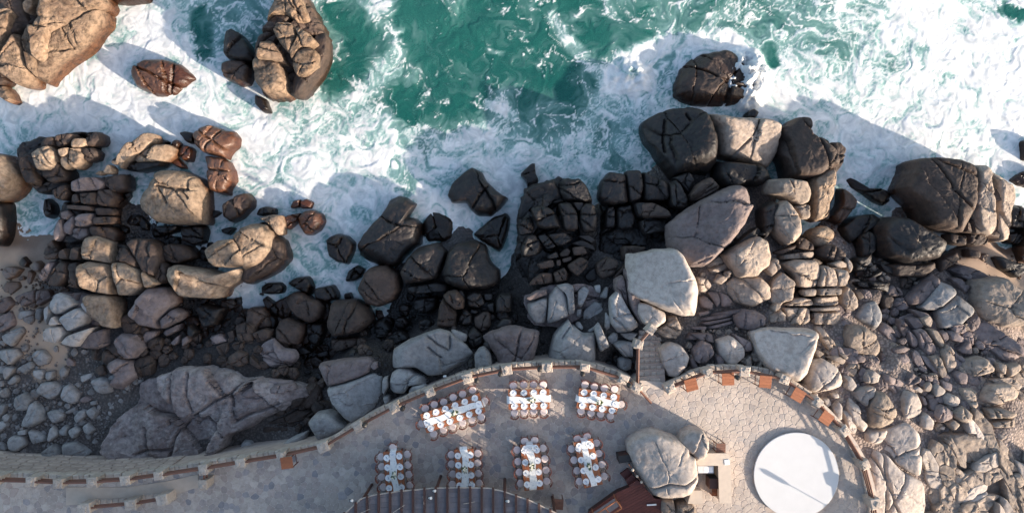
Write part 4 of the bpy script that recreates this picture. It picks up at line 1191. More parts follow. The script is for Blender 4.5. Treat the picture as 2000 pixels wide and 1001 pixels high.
for (nm, poly, n, r0, r1, mat, lab, grp, seed) in specs:
    var = stone_variants(nm, mat, 9, seed*50, .22 if nm != 'boulder' else .1)
    pl = place_zone(poly, n, r0, r1, seed)
    for k, (x, y, R) in enumerate(pl):
        me = var[k % 9][0]; g = float(ground_px(x, y)); Rm = R*(H-g)/F
        ob = link(nm, me, None, None); FILL.append((ob, x, y, Rm, nm, mat)); ob['category'] = 'boulder' if nm == 'boulder' else 'stone'; ob['group'] = grp
        w = P(x, y, g); ob.location = (w.x, w.y, g-Rm*.35); hz = Rm*rng.uniform(.8, 1.15)
        aa = np.linspace(0, 6.28, 8); mark(np.stack([x+R*.8*np.cos(aa), y+R*.8*np.sin(aa)], 1))
        ob.scale = (Rm, Rm, hz); ob.rotation_euler = (rng.uniform(-.15, .15), rng.uniform(-.15, .15), rng.uniform(0, 6.28))
    # the small stuff nobody could count
    if nm == 'boulder': continue
    pl2 = place_zone(poly, 900, 1.2, 3.6, seed+7, 1.6)
    low = stone_variants(nm, mat, 4, seed*70, .75)
    AV, AQ, AT, o_ = [], [], [], 0
    for k, (x, y, R) in enumerate(pl2):
        _, V, q, t = low[k % 4]; g = float(ground_px(x, y)); Rm = R*(H-g)/F; a = rng.uniform(0, 6.28); w = P(x, y, g)
        ca, sa = math.cos(a)*Rm, math.sin(a)*Rm
        U = np.stack([V[:, 0]*ca-V[:, 1]*sa+w.x, V[:, 0]*sa+V[:, 1]*ca+w.y, V[:, 2]*Rm*.9+g-Rm*.35], 1)
        AV.append(U); AQ.append(q+o_); AT.append(t+o_); o_ += len(U)
    link('pebbles', mk('pebbles', np.vstack(AV), np.vstack(AQ), np.vstack(AT)), M[mat], kind='stuff')

# labels: where each filling stone lies from the nearest landmark
LM = [('the huge pale boulder',1300,550),('the leaning slab boulder',1390,440),('the layered tan block',1580,560),('the pale slab by the round terrace',1535,690),('the huge tan right-edge boulder',1950,590),('the long brownish slab',1880,660),('the split boulder in the right surf',1860,380),('the stone steps',1268,700),('the slit grey boulder',840,690),('the smooth grey slab boulder',690,760),('the pointed grey boulder',1120,680),('the broad seamed rock face',380,810),('the left sand pocket',50,520),('the pale overhang rock',160,620),('the narrow-necked dark boulder',760,450),('the dark central outcrop',1080,450),('the twin dark boulders',880,520),('the flat pale slab by the railing',1750,920),('the fractured corner bed',1900,930),('the curved left wall',100,890),('the sunlit golden boulders',420,530),('the dark boulder pile',570,620),('the rock fingers',1820,680),('the pale round stone',1702,735),('the big cobbles on the left beach',60,780)]
by = {}
for it in FILL:
    ob, x, y, Rm, nm, mat = it
    ds = [math.hypot(x-a, y-b_) for _, a, b_ in LM]; i = int(np.argmin(ds)); nmL, a, b_ = LM[i]
    dr = ('right of ' if x > a else 'left of ') if abs(x-a) > abs(y-b_) else ('below ' if y > b_ else 'above ')
    sz = 'large' if Rm > .5 else 'mid-sized' if Rm > .32 else 'small' if Rm > .2 else 'tiny'
    by.setdefault((sz, {'grey':'grey','dark':'dark','tan':'tan','brown':'brown','mauve':'brownish grey'}[mat], 'boulder' if nm == 'boulder' else 'stone', dr+nmL), []).append(it)
for (sz, w, noun, ph), its in by.items():
    its.sort(key=lambda q: q[1]); n = len(its)
    for i, it in enumerate(its):
        j = n-1-i; ps = '' if n == 1 else 'leftmost ' if i == 0 else 'rightmost ' if j == 0 else (ORD[i]+' from left, ' if i <= j and i < 16 else ORD[j]+' from right, ' if j < 16 else '')
        it[0]['label'] = f'{ps}{sz} {w} loose {noun} {ph}'

# ------------------------------------------------------------------ the sea
XS = np.arange(-37, 37.01, 0.08); YS = np.arange(-4.6, 19.2, 0.08)
X, Y = np.meshgrid(XS, YS); PX, PY = xy_to_px(X, Y, 0.0)
# how much foam lies where (0..9), every 100 px across and 50 px down
FG = np.array([[int(c) for c in r] for r in (
 "666866636112344457999",
 "667956346212334467999",
 "579974333112368546899",
 "799987653112378968999",
 "999998752234678879999",
 "889999875554577889999",
 "888888886676677789999",
 "867778976687677778999",
 "876788888898876777888",
 "775877788888876666777",
 "633878877778866666777",
 "555578877776666666666",
 "555558877766666666666")], float)/9
fx = np.clip(PX/100, 0, 19.999); fy = np.clip(PY/50, 0, 11.999)
ix = fx.astype(int); iy = fy.astype(int); ux = sstep(0, 1, fx-ix); uy = sstep(0, 1, fy-iy)
# ---- swirl: carry coordinates along a turbulent current
psi = 1.5*fbm(X*.16, Y*.16, 1.3, 3, 21) + .40*fbm(X*.5, Y*.5, 4.4, 3, 22) + .06*fbm(X*1.3, Y*1.3, 2.2, 2, 23)
vy_, vx_ = np.gradient(psi, 0.08); vx, vy = vy_, -vx_
sp = np.hypot(vx, vy)+1e-6; cl = np.minimum(sp, 1.2)/sp; vx *= cl; vy *= cl
def sample(A, x, y):
    u = np.clip((x-XS[0])/.08, 0, len(XS)-1.001); v = np.clip((y-YS[0])/.08, 0, len(YS)-1.001)
    i = u.astype(int); j = v.astype(int); fu = u-i; fv = v-j
    return (A[j, i]*(1-fu)+A[j, i+1]*fu)*(1-fv)+(A[j+1, i]*(1-fu)+A[j+1, i+1]*fu)*fv
ax, ay = X.copy(), Y.copy()
for _ in range(18):
    ax = ax - sample(vx, ax, ay)*.16; ay = ay - sample(vy, ax, ay)*.16
C = sample(((FG[iy, ix]*(1-ux)+FG[iy, ix+1]*ux)*(1-uy)+(FG[iy+1, ix]*(1-ux)+FG[iy+1, ix+1]*ux)*uy), X+(ax-X)*.35, Y+(ay-Y)*.35)
def blob(pts, r, v, soft=.5):
    """foam laid along a line given in photo pixels"""
    global C
    d = segdist(PX, PY, np.array(pts, float)); d = d + r*.5*fbm(ax*.8, ay*.8, 7.7, 3, 5)
    w = sstep(r*(1+soft), r*(1-soft), d); C = C*(1-w)+np.maximum(C, v)*w if v > .3 else C*(1-w)+np.minimum(C, v)*w
blob([(735,-20),(775,30),(792,75),(770,112),(735,150),(690,185),(650,230)], 17, .72)
blob([(905,92),(945,98),(985,104)], 6, .75); blob([(985,72),(1020,78),(1036,96)], 8, .75)
blob([(1080,35),(1105,75),(1140,110),(1165,140)], 12, .6)
blob([(900,190),(960,205),(1000,225)], 10, .85)
blob([(1190,165),(1215,125),(1275,95),(1350,85),(1420,75),(1470,110),(1492,160),(1490,200)], 20, 1.0)
blob([(1205,150),(1240,175),(1265,140)], 18, 1.0)
blob([(1440,130),(1475,165),(1470,195)], 16, 1.05)
blob([(500,385),(560,340),(620,350),(600,380)], 24, .98)
blob([(560,250),(620,280),(680,300)], 20, .8)
blob([(880,290),(950,250),(985,300),(930,340)], 18, .85)
blob([(1000,300),(1080,290),(1150,270)], 14, .8)
blob([(30,400),(60,440),(70,460)], 14, .72)
for pts, r in (([(830,30),(890,120),(890,170)], 60), ([(960,30),(1000,60)], 50), ([(1060,120),(1100,180)], 20), ([(690,120),(660,150)], 30), ([(700,60),(665,30)], 30), ([(800,205),(815,195)], 34), ([(1500,95),(1512,120)], 14), ([(1965,18),(1990,28)], 14), ([(395,30),(400,100)], 18), ([(1150,60),(1175,90)], 18)):
    blob(pts, r, .08)
# ---- filaments
def ridge(f, s, o=3): return 1-np.abs(fbm(ax*f, ay*f, s, o, s+40))*1.9
def ridge0(f, s, o=3): return 1-np.abs(fbm(.5*(ax+X)*f, .5*(ay+Y)*f, s, o, s+40))*1.9
R1 = ridge(.6, 3); R2 = ridge0(1.6, 8, 4); R3 = ridge0(4.0, 13, 3)
# strands: smear fine speckle along the current
spk = np.random.RandomState(3).rand(*X.shape).astype(np.float32)
spk = (spk+np.roll(spk, 1, 0)+np.roll(spk, 1, 1)+np.roll(np.roll(spk, 1, 0), 1, 1))/4
fx_, fy_ = vx+.25*pnoise(X*2.2, Y*2.2, .4, 31)+.12, vy+.25*pnoise(X*2.2, Y*2.2, 5.4, 32)
fl = np.hypot(fx_, fy_)+1e-5; fx_ /= fl; fy_ /= fl
lic = spk.copy()
for sg in (1, -1):
    qx, qy = X.copy(), Y.copy()
    for k in range(11):
        dxx, dyy = sample(fx_, qx, qy), sample(fy_, qx, qy)
        qx = qx+sg*.1*dxx; qy = qy+sg*.1*dyy; lic = lic+sample(spk, qx, qy)
lic = (lic-lic.mean())/lic.std()
lump = fbm(ax*.28, ay*.28, 9.1, 4, 61); lump2 = fbm(.5*(ax+X)*.8, .5*(ay+Y)*.8, 4.1, 4, 62)
cloud = fbm((.45*ax+.55*X)*.55, (.45*ay+.55*Y)*.75, 2.6, 6, 63, .64)
C2 = np.clip(C + .26*lump + .10*lump2, 0, 1.15)
dens = C2 + .30*cloud + .085*lic
body = sstep(.52, 1.04, dens)                                  # soft white water
def worley(x, y, seed):
    xi = np.floor(x).astype(np.int64); yi = np.floor(y).astype(np.int64); f1 = np.full(x.shape, 9.0); f2 = f1.copy()
    for dx in (-1, 0, 1):
        for dy in (-1, 0, 1):
            cx_, cy_ = xi+dx, yi+dy; h = (cx_*374761393+cy_*668265263+seed*974634777) & 0xffffffff
            h = ((h ^ (h >> 13))*1274126177) & 0xffffffff; h ^= h >> 16
            jx = (h & 0xffff)/65535.; jy = ((h >> 16) & 0xffff)/65535.
            d = np.hypot(cx_+jx-x, cy_+jy-y); f2 = np.minimum(f2, np.maximum(f1, d)); f1 = np.minimum(f1, d)
    return f2-f1
qx = X+.55*(ax-X)+.30*fbm(X*1.1, Y*1.1, .3, 4, 91); qy = Y+.55*(ay-Y)+.30*fbm(X*1.1, Y*1.1, 6.3, 4, 92)
l1 = np.exp(-(worley(qx*.62, qy*.85, 5)/.085)**2); l2 = np.exp(-(worley(qx*1.7, qy*2.1, 6)/.13)**2); l3 = np.exp(-(worley(qx*4.1, qy*4.6, 7)/.2)**2)
msk = C2+.34*fbm(qx*.5, qy*.5, 8.2, 4, 93)+.06*lic
web = np.maximum(l1*sstep(.10, .40, msk), np.maximum(l2*.85*sstep(.28, .62, msk), l3*.7*sstep(.42, .8, msk)))
foam = np.clip(np.maximum(body*(.93+.06*lic), web*(.78+.12*lic)), 0, 1)
milk = np.clip(sstep(.02, .85, C2+.22*cloud+.05*lic), 0, 1)
ZS = .10*fbm(X*.2, Y*.28, .2, 3, 70) + .03*fbm(ax*.7, ay*.7, .6, 3, 71) + foam*.02 + .05*np.clip(C2-.4, 0, 1)*(lump2+R1*.5)
# a wave bursting over the brown boulder right of centre
d = np.hypot((PX-1452)/50, (PY-156)/58); burst = np.clip(1.15-d, 0, 1)*(1+.9*fbm(X*1.6, Y*1.6, .8, 4, 81))
ZS = ZS + np.clip(burst, 0, 1.6)*1.4; foam = np.maximum(foam, sstep(.05, .25, burst))
d = np.hypot((PX-1235)/50, (PY-150)/40); ZS = ZS+.45*np.clip(1-d, 0, 1)*(1+.9*fbm(X*1.6, Y*1.6, .8, 4, 82)).clip(0, 2)
beach = sstep(.0, .25, ground_px(PX[::4, ::4], PY[::4, ::4]))
lo = lambda e: ([e[0]*1.0]) 
xs = nonuni(-37, 37, .08, 3000, 1.6); ys = nonuni(-4.6, YS[-1], .08, 3000, 1.6)
ii = np.clip(np.round((xs-XS[0])/.08).astype(int), 0, len(XS)-1); jj = np.clip(np.round((ys-YS[0])/.08).astype(int), 0, len(YS)-1)
ex = np.maximum(np.maximum(XS[0]-xs, xs-XS[-1]), 0)[None, :]; ey = np.maximum(np.maximum(YS[0]-ys, ys-YS[-1]), 0)[:, None]
fade = np.exp(-(ex+ey)/1.5)
pick = lambda A, d=0.0: A[np.ix_(jj, ii)]*fade + d*(1-fade)
sm = sheet('sea', xs, ys, pick(ZS))
for nm, A, d in (('foam', foam, .08), ('milk', milk, .1)):
    a_ = sm.attributes.new(nm, 'FLOAT', 'POINT'); a_.data.foreach_set('value', pick(A, d).astype(np.float32).ravel())
m, nt, b = newmat('sea_water'); out = [n for n in nt.nodes if n.type == 'OUTPUT_MATERIAL'][0]
v, _ = worldpos(nt, False)
fo = N(nt, 'ShaderNodeAttribute', attribute_name='foam').outputs['Fac']; mi = N(nt, 'ShaderNodeAttribute', attribute_name='milk').outputs['Fac']
n1 = noise(nt, v, .16, 4); n2 = noise(nt, v, 6, 8, .7, .6)
teal = mixc(nt, ramp(nt, n1, [(.35, 0), (.65, 1)]), (.013, .120, .103), (.030, .155, .135))
ml = math_(nt, 'MULTIPLY', mi, maprange(nt, n2, .2, .8, .6, .9))
col = mixc(nt, ml, teal, (.30, .46, .45))
ff = maprange(nt, math_(nt, 'ADD', fo, math_(nt, 'MULTIPLY', math_(nt, 'SUBTRACT', n2, .5), .4)), .08, .95)
n5 = noise(nt, v, 1.1, 6, .6, 1.2)
col = mixc(nt, ff, col, mixc(nt, ramp(nt, n5, [(.35, 0), (.62, 1)]), (.48, .50, .505), (.72, .72, .71)))
nt.links.new(col, b.inputs['Base Color'])
nt.links.new(maprange(nt, ff, 0, 1, .12, .8), b.inputs['Roughness']); b.inputs['IOR'].default_value = 1.33
hh = math_(nt, 'ADD', math_(nt, 'MULTIPLY', noise(nt, v, 3.0, 6, .6), .6), math_(nt, 'MULTIPLY', n2, math_(nt, 'ADD', .12, ff)))
bump(nt, b, hh, .10, .08)
tr = N(nt, 'ShaderNodeBsdfTransparent'); tr.inputs[0].default_value = (.35, .74, .66, 1)
mx = N(nt, 'ShaderNodeMixShader')
op = math_(nt, 'ADD', .66, math_(nt, 'ADD', math_(nt, 'MULTIPLY', ml, .3), math_(nt, 'MULTIPLY', ff, .4)), True)
nt.links.new(op, mx.inputs[0]); nt.links.new(tr.outputs[0], mx.inputs[1]); nt.links.new(b.outputs[0], mx.inputs[2]); nt.links.new(mx.outputs[0], out.inputs[0])
M['sea'] = m
link('sea', sm, m, kind='structure')
# rocks just under the surface
for (x, y, r, z, mt, lab) in ((800,205,42,-.10,'dark','dark round rock just under the green water at the top middle'), (1128,258,17,-.05,'dark','small dark rock just under the swirling water right of the middle'), (697,440,24,-.04,'tan','pale brown rock just under the milky foam beside the huge dark boulder'),
        (775,160,40,-.25,'tan','pale sunken rock beneath the green water above the dark sunken one'),(1100,75,40,-.35,'dark','dark sunken rock under the top middle water'),(1075,335,16,.12,'dark','small dark rock breaking the foam at the tip of the dark outcrop'),(870,90,26,-.7,'dark','faint long dark shape deep in the green water at top')):
    a = np.linspace(0, 2*math.pi, 9, endpoint=False); rr = r*(1+.18*np.sin(a*2+x)+.1*np.cos(a*3+y))
    ob = make_rock('sunken_rock', np.stack([x+rr*np.cos(a), y+rr*np.sin(a)*.9], 1), z, mt, zb=-1.6, mk_mask=False)
    tag(ob, lab, 'rock', 'rocks under the water')

# ------------------------------------------------------------------ more materials
def simple(name, c1, c2=None, rough=.6, scale=6.0, bmp=.15, stretch=None, spec=.4):
    m, nt, b = newmat(name); v, rnd = worldpos(nt)
    c2 = c2 or tuple(x*.8 for x in c1)
    if stretch:
        tc = N(nt, 'ShaderNodeTexCoord'); mp = N(nt, 'ShaderNodeMapping'); mp.inputs['Scale'].default_value = stretch
        nt.links.new(tc.outputs['Object'], mp.inputs[0]); v = mp.outputs[0]
    n = noise(nt, v, scale, 7, .6)
    col = mixc(nt, ramp(nt, n, [(.32, 0), (.68, 1)]), c1, c2)
    tone = maprange(nt, rnd, 0, 1, .88, 1.1); cc = N(nt, 'ShaderNodeCombineXYZ')
    for i in range(3): nt.links.new(tone, cc.inputs[i])
    nt.links.new(mixc(nt, 1.0, col, cc.outputs[0], 'MULTIPLY'), b.inputs['Base Color'])
    b.inputs['Roughness'].default_value = rough; b.inputs['Specular IOR Level'].default_value = spec
    if bmp: bump(nt, b, n, bmp, .02)
    return m
M['masonry'] = simple('parapet_stone', (.46,.39,.33), (.33,.28,.24), .9, 7, .6)
M['wallstone'] = simple('rubble_wall', (.40,.32,.27), (.28,.22,.19), .9, 2.2, .8)
M['rail'] = simple('reddish_wood', (.19,.085,.055), (.12,.055,.038), .55, 9, .2, (1, 6, 6))
M['teak'] = simple('orange_wood', (.34,.12,.05), (.24,.08,.035), .5, 5, .15, (1, 7, 1))
M['chairwood'] = simple('chair_wood', (.20,.06,.035), (.13,.04,.025), .5, 6, .1)
M['darkwood'] = simple('dark_wood', (.085,.038,.028), (.05,.024,.02), .6, 6, .2, (1, 8, 1))
M['maroon'] = simple('maroon_deck', (.14,.04,.03), (.09,.026,.022), .6, 4, .2, (1, 8, 1))
M['cushion'] = simple('beige_fabric', (.72,.62,.59), (.66,.56,.53), .95, 30, .2)
M['china'] = simple('white_china', (.82,.81,.80), (.78,.77,.77), .25, 3, 0)
M['napkin'] = simple('pale_grey_linen', (.52,.56,.62), (.42,.46,.54), .9, 20, .3)
M['black'] = simple('black_metal', (.02,.018,.018), (.03,.026,.025), .5, 8, .1)
M['cream'] = simple('cream_stone_top', (.50,.415,.335), (.43,.355,.29), .6, 3, .1)
M['whitepaint'] = simple('white_painted_floor', (.53,.535,.54), (.50,.505,.51), .9, 1.2, .03, None, .1)
M['steel'] = simple('brushed_steel', (.6,.6,.6), (.5,.5,.5), .3, 8, .05)
M['leaf'] = simple('green_leaf', (.07,.12,.04), (.11,.15,.06), .6, 14, 0)
M['petal'] = simple('white_petal', (.80,.78,.66), (.75,.70,.52), .8, 14, 0)
M['reed'] = simple('weathered_board', (.20,.175,.175), (.13,.115,.12), .85, 3.2, .5, (1, .25, 1))
M['plaster'] = simple('beige_plaster', (.52,.43,.35), (.45,.37,.30), .9, 2, .2)
M['mortar'] = simple('terrace_mortar', (.47,.41,.36), (.38,.33,.29), .95, 5, .4)
m, nt, b = newmat('tablecloth_print'); v, _ = worldpos(nt, False)
vo = N(nt, 'ShaderNodeTexVoronoi'); vo.inputs['Scale'].default_value = 7; nt.links.new(v, vo.inputs['Vector'])
nn = noise(nt, v, 16, 4, .6, 1.5)
f = math_(nt, 'MULTIPLY', ramp(nt, vo.outputs['Distance'], [(.32, 1), (.42, 0)]), ramp(nt, nn, [(.5, 0), (.56, 1)]))
nt.links.new(mixc(nt, math_(nt, 'MULTIPLY', f, .7), (.78,.77,.74), (.26,.30,.32)), b.inputs['Base Color']); b.inputs['Roughness'].default_value = .9
M['runner'] = m
# flagstones: each stone has its own tone
m, nt, b = newmat('flagstone'); v, _ = worldpos(nt, False)
to = N(nt, 'ShaderNodeAttribute', attribute_name='tone')
n1 = noise(nt, v, 5, 8, .65); n2 = noise(nt, v, .35, 4)
col = mixc(nt, 1.0, to.outputs['Color'], ramp(nt, n1, [(.25, .72), (.5, 1.0), (.8, 1.14)]), 'MULTIPLY')
col = mixc(nt, 1.0, col, ramp(nt, n2, [(.3, .82), (.7, 1.1)]), 'MULTIPLY')
nt.links.new(col, b.inputs['Base Color']); b.inputs['Roughness'].default_value = .85
bump(nt, b, n1, .45, .03)
M['flag'] = m

# ------------------------------------------------------------------ the terrace body
LEFT_POSTS = [(60,940),(115,943),(180,941),(245,937),(310,928),(397,915),(470,903),(550,890),(632,872),(700,832),(770,795),(840,765),(913,738),(990,722),(1068,717),(1142,717),(1218,740),(1243,756)]
RIGHT_POSTS = [(1310,758),(1383,728),(1455,725),(1532,740),(1597,785),(1649,840),(1689,906),(1709,982),(1718,1060)]
def smooth_line(pts, n=8):
    p = np.array(pts, float); p = np.vstack([2*p[0]-p[1], p, 2*p[-1]-p[-2]]); out = []
    for i in range(1, len(p)-2):
        for t in np.linspace(0, 1, n, endpoint=False):
            a, b_, c, d = p[i-1:i+3]
            out.append(.5*((2*b_)+(c-a)*t+(2*a-5*b_+4*c-d)*t*t+(3*b_-a-3*c+d)*t**3))
    out.append(p[-2]); return np.array(out)
lline = smooth_line([(-160,925),(-60,936),(0,939)]+LEFT_POSTS); rline = smooth_line(RIGHT_POSTS)
edge_px = np.vstack([lline, [[1252,748],[1292,752]], rline])
outer = edge_px.copy()
# push the edge 9 px outward so that the wall carries the posts
d = np.gradient(edge_px, axis=0); nrm = np.stack([d[:, 1], -d[:, 0]], 1); nrm /= np.hypot(*nrm.T)[:, None]+1e-9
outer = edge_px + nrm*6
tp = [tuple(q) for q in Pa(outer, T)]
foot = [tuple(q) for q in Pa(edge_px+nrm*18, T)]
tail = [tuple(q) for q in Pa([(1730,1330),(-160,1330)], T)]
top = tp+tail; bot = foot+tail; n = len(top)
V = [(x, y, T-.006) for x, y in top] + [(x, y, -.6) for x, y in bot]
mb = MB(); mb.add(V, [tuple(range(n))[::-1]] + [(k, (k+1) % n, n+(k+1) % n, n+k) for k in range(n)])
me = mb.mesh('terrace'); me.materials.append(M['mortar']); me.materials.append(M['wallstone'])
for p in me.polygons:
    p.material_index = 0 if len(p.vertices) > 4 else 1
terrace = link('terrace', me, None, kind='structure')
# rubble stones of the visible outer wall face (lower left)
def wall_stones():
    pl = Pa(np.vstack([outer[:60]]), T); pf = Pa((edge_px+nrm*18)[:60], T)
    s = np.concatenate([[0], np.cumsum(np.hypot(*np.diff(pl, axis=0).T))]); k = 0
    for row in range(8):
        z0 = 5.25-row*.52; u = rng.uniform(0, .4)
        while u < s[-1]-.9 and k < 300:
            w = rng.uniform(.45, .95); c = u+w/2
            q = np.array([np.interp(c, s, pl[:, 0]), np.interp(c, s, pl[:, 1])]); q2 = np.array([np.interp(c, s, pf[:, 0]), np.interp(c, s, pf[:, 1])])
            t = (T-z0)/(T+.6); p = q*(1-t)+q2*t
            tn = np.array([np.interp(c+.1, s, pl[:, 0]), np.interp(c+.1, s, pl[:, 1])])-q; a = math.atan2(tn[1], tn[0])
            if xy_to_px(p[0], p[1], z0)[0] < 420:
                mb = MB(); mb.box((0, 0, 0), (w*.95, .16, .46), 0, .05)
                mb.build('wall_stone', M['wallstone'], terrace, loc=(p[0], p[1], z0), rz=a); k += 1
            u += w
wall_stones()

# flagstone paving
fp = np.random.RandomState(5)
tpoly = np.array(tp+tail); x0, y0 = -33, -16.5; x1, y1 = 23.5, -6.0
pts = []
grid = {}
tries = 0
inner = np.array([tuple(q) for q in Pa(edge_px-nrm*4, T)]+tail)
while tries < 60000:
    tries += 1
    x, y = fp.uniform(x0, x1), fp.uniform(y0, y1); r = .25 if fp.rand() < .7 else .15
    g = (int(x/.5), int(y/.5))
    if any((x-a)**2+(y-b_)**2 < ((r+c)*.5+.1)**2 for i in (-1, 0, 1) for j in (-1, 0, 1) for a, b_, c in grid.get((g[0]+i, g[1]+j), ())): continue
    grid.setdefault(g, []).append((x, y, r)); pts.append((x, y))
pts = np.array(pts)
ok = in_poly(pts[:, 0], pts[:, 1], inner)
# cells by neighbour clipping (local search for speed)
cells = []
gi = {}
for i, p in enumerate(pts): gi.setdefault((int(p[0]//.9), int(p[1]//.9)), []).append(i)
for i, p in enumerate(pts):
    if not ok[i]: continue
    g = (int(p[0]//.9), int(p[1]//.9)); near = [j for a in (-1, 0, 1) for b_ in (-1, 0, 1) for j in gi.get((g[0]+a, g[1]+b_), ()) if j != i]
    dd = ((pts[near]-p)**2).sum(1); near = [near[k] for k in np.argsort(dd)[:12]]
    cell = [(p[0]-.7, p[1]-.7), (p[0]+.7, p[1]-.7), (p[0]+.7, p[1]+.7), (p[0]-.7, p[1]+.7)]
    for j in near:
        q = pts[j]; mx_, my_ = (p+q)/2; nx, ny = q-p; new = []
        for a, b_ in zip(cell, cell[1:]+cell[:1]):
            da = (a[0]-mx_)*nx+(a[1]-my_)*ny; db = (b_[0]-mx_)*nx+(b_[1]-my_)*ny
            if da <= 0: new.append(a)
            if (da < 0) != (db < 0):
                t = da/(da-db); new.append((a[0]+t*(b_[0]-a[0]), a[1]+t*(b_[1]-a[1])))
        cell = new
        if len(cell) < 3: break
    if len(cell) >= 3: cells.append(np.array(cell))
def flag(cell):
    c = cell.mean(0); q = chaikin(cell, 1, .18); dq = q-c; L = np.hypot(*dq.T)[:, None]
    a = c+dq*(1-.008/L); b_ = c+dq*(1-.03/L); h = fp.uniform(.004, .013)
    n = len(a); V = np.vstack([np.c_[a, np.full(n, T-.03)], np.c_[a, np.full(n, T+h-.012)], np.c_[b_, np.full(n, T+h)+fp.uniform(-.004, .004, n)]])
    Fs = [tuple(range(2*n, 3*n))] + [(r*n+k, r*n+(k+1) % n, (r+1)*n+(k+1) % n, (r+1)*n+k) for r in (0, 1) for k in range(n)]
    return V, Fs
area = [abs(poly_area_c(c)[0]) for c in cells]
vis = [(-area[i] if abs(xy_to_px(*cells[i].mean(0), T)[1]-870) < 135 else 0) for i in range(len(cells))]
big = set(np.argsort(vis)[:290])
SV, SF, STN, o_ = [], [], [], 0
pal = np.array([(.42,.36,.315),(.38,.325,.285),(.45,.39,.34),(.34,.29,.265),(.40,.33,.29),(.31,.285,.28),(.25,.235,.24),(.46,.40,.355)])
for i, c in enumerate(cells):
    V, Fs = flag(c); px_ = xy_to_px(c[:, 0].mean(), c[:, 1].mean(), T)[0]
    pr = np.array([.2,.2,.18,.1,.12,.07,.03,.1]); pr = pr/pr.sum()
    tone = pal[fp.choice(8, p=pr)]*fp.uniform(.93, 1.06)
    if px_ > 1290: tone = tone*.45+np.array([.45,.385,.335])*.55  # sunlit look of the right terrace put into lighter, evener stone colour
    if i in big:
        me = bpy.data.meshes.new('flagstone'); ctr = V.mean(0); me.from_pydata([tuple(v-ctr) for v in V], [], Fs)
        a_ = me.color_attributes.new('tone', 'FLOAT_COLOR', 'POINT'); a_.data.foreach_set('color', np.tile(np.r_[tone, 1], len(V)).astype(np.float32))
        link('flagstone', me, M['flag'], terrace, loc=tuple(ctr))
    else:
        SV.append(V); SF += [tuple(k+o_ for k in f) for f in Fs]; STN.append(np.tile(np.r_[tone, 1], len(V))); o_ += len(V)
me = bpy.data.meshes.new('paving'); me.from_pydata([tuple(v) for v in np.vstack(SV)], [], SF)
a_ = me.color_attributes.new('tone', 'FLOAT_COLOR', 'POINT'); a_.data.foreach_set('color', np.concatenate(STN).astype(np.float32))
link('paving', me, M['flag'], terrace, kind='stuff')

# ------------------------------------------------------------------ balustrades
def stone_post(e, p, size, h, rz, z=T):
    # four rough courses
    mb = MB(); zc = 0
    mb.box((0, 0, h*.48), (size, size*.9, h*.96), 0, .05)
    mb.box((0, 0, h-.09), (size*1.1, size, .18), .03, .045)
    me = mb.mesh('stone_post')
    for v_ in me.vertices:
        v_.co += Vector((rng.uniform(-.025, .025), rng.uniform(-.025, .025), rng.uniform(-.015, .015)))
    o = link('stone_post', me, M['masonry'], e); o.location = Vector((p.x, p.y, z))-e.location; o.rotation_euler.z = rz
    for k in range(3):
        mb = MB(); s_ = size*rng.uniform(.36, .5); mb.box((0, 0, 0), (s_, s_*rng.uniform(.7, 1), .07), rng.uniform(0, 3), .03)
        c = mb.build('cap_stone', M['masonry'], o, loc=(rng.uniform(-.25, .25)*size, rng.uniform(-.25, .25)*size, h+.02+k*.004))
def bar(e, a, b_, r, name='wooden_rail', mat='rail'):
    mid = (a+b_)/2; mb = MB(); mb.tube(a-mid, b_-mid, r, 8)
    o = mb.build(name, M[mat], e, smooth=False); o.location = mid-e.location
def curb(e, line, w, h, z, off=0.0, name='coping', mat='masonry'):
    """a low wall following a line (world xy), with a slightly uneven top"""
    p = np.array(line); d = np.gradient(p, axis=0); nn_ = np.stack([-d[:, 1], d[:, 0]], 1); nn_ /= np.hypot(*nn_.T)[:, None]+1e-9
    V = []; Fs = []
    for i in range(len(p)):
        a = p[i]+nn_[i]*(off-w/2); b_ = p[i]+nn_[i]*(off+w/2); hh = h+rng.uniform(-.02, .02)
        j = [rng.uniform(-.015, .015) for _ in range(2)]
        V += [(a[0]-e.location.x, a[1]-e.location.y, z-.1-e.location.z), (a[0]-e.location.x+j[0], a[1]-e.location.y, z+hh-e.location.z), (b_[0]-e.location.x+j[1], b_[1]-e.location.y, z+hh-e.location.z), (b_[0]-e.location.x, b_[1]-e.location.y, z-.6-e.location.z)]
        if i: Fs += [((i-1)*4+k, (i-1)*4+k+1, i*4+k+1, i*4+k) for k in range(3)]
    MB().add(V, Fs).build(name, M[mat], e)
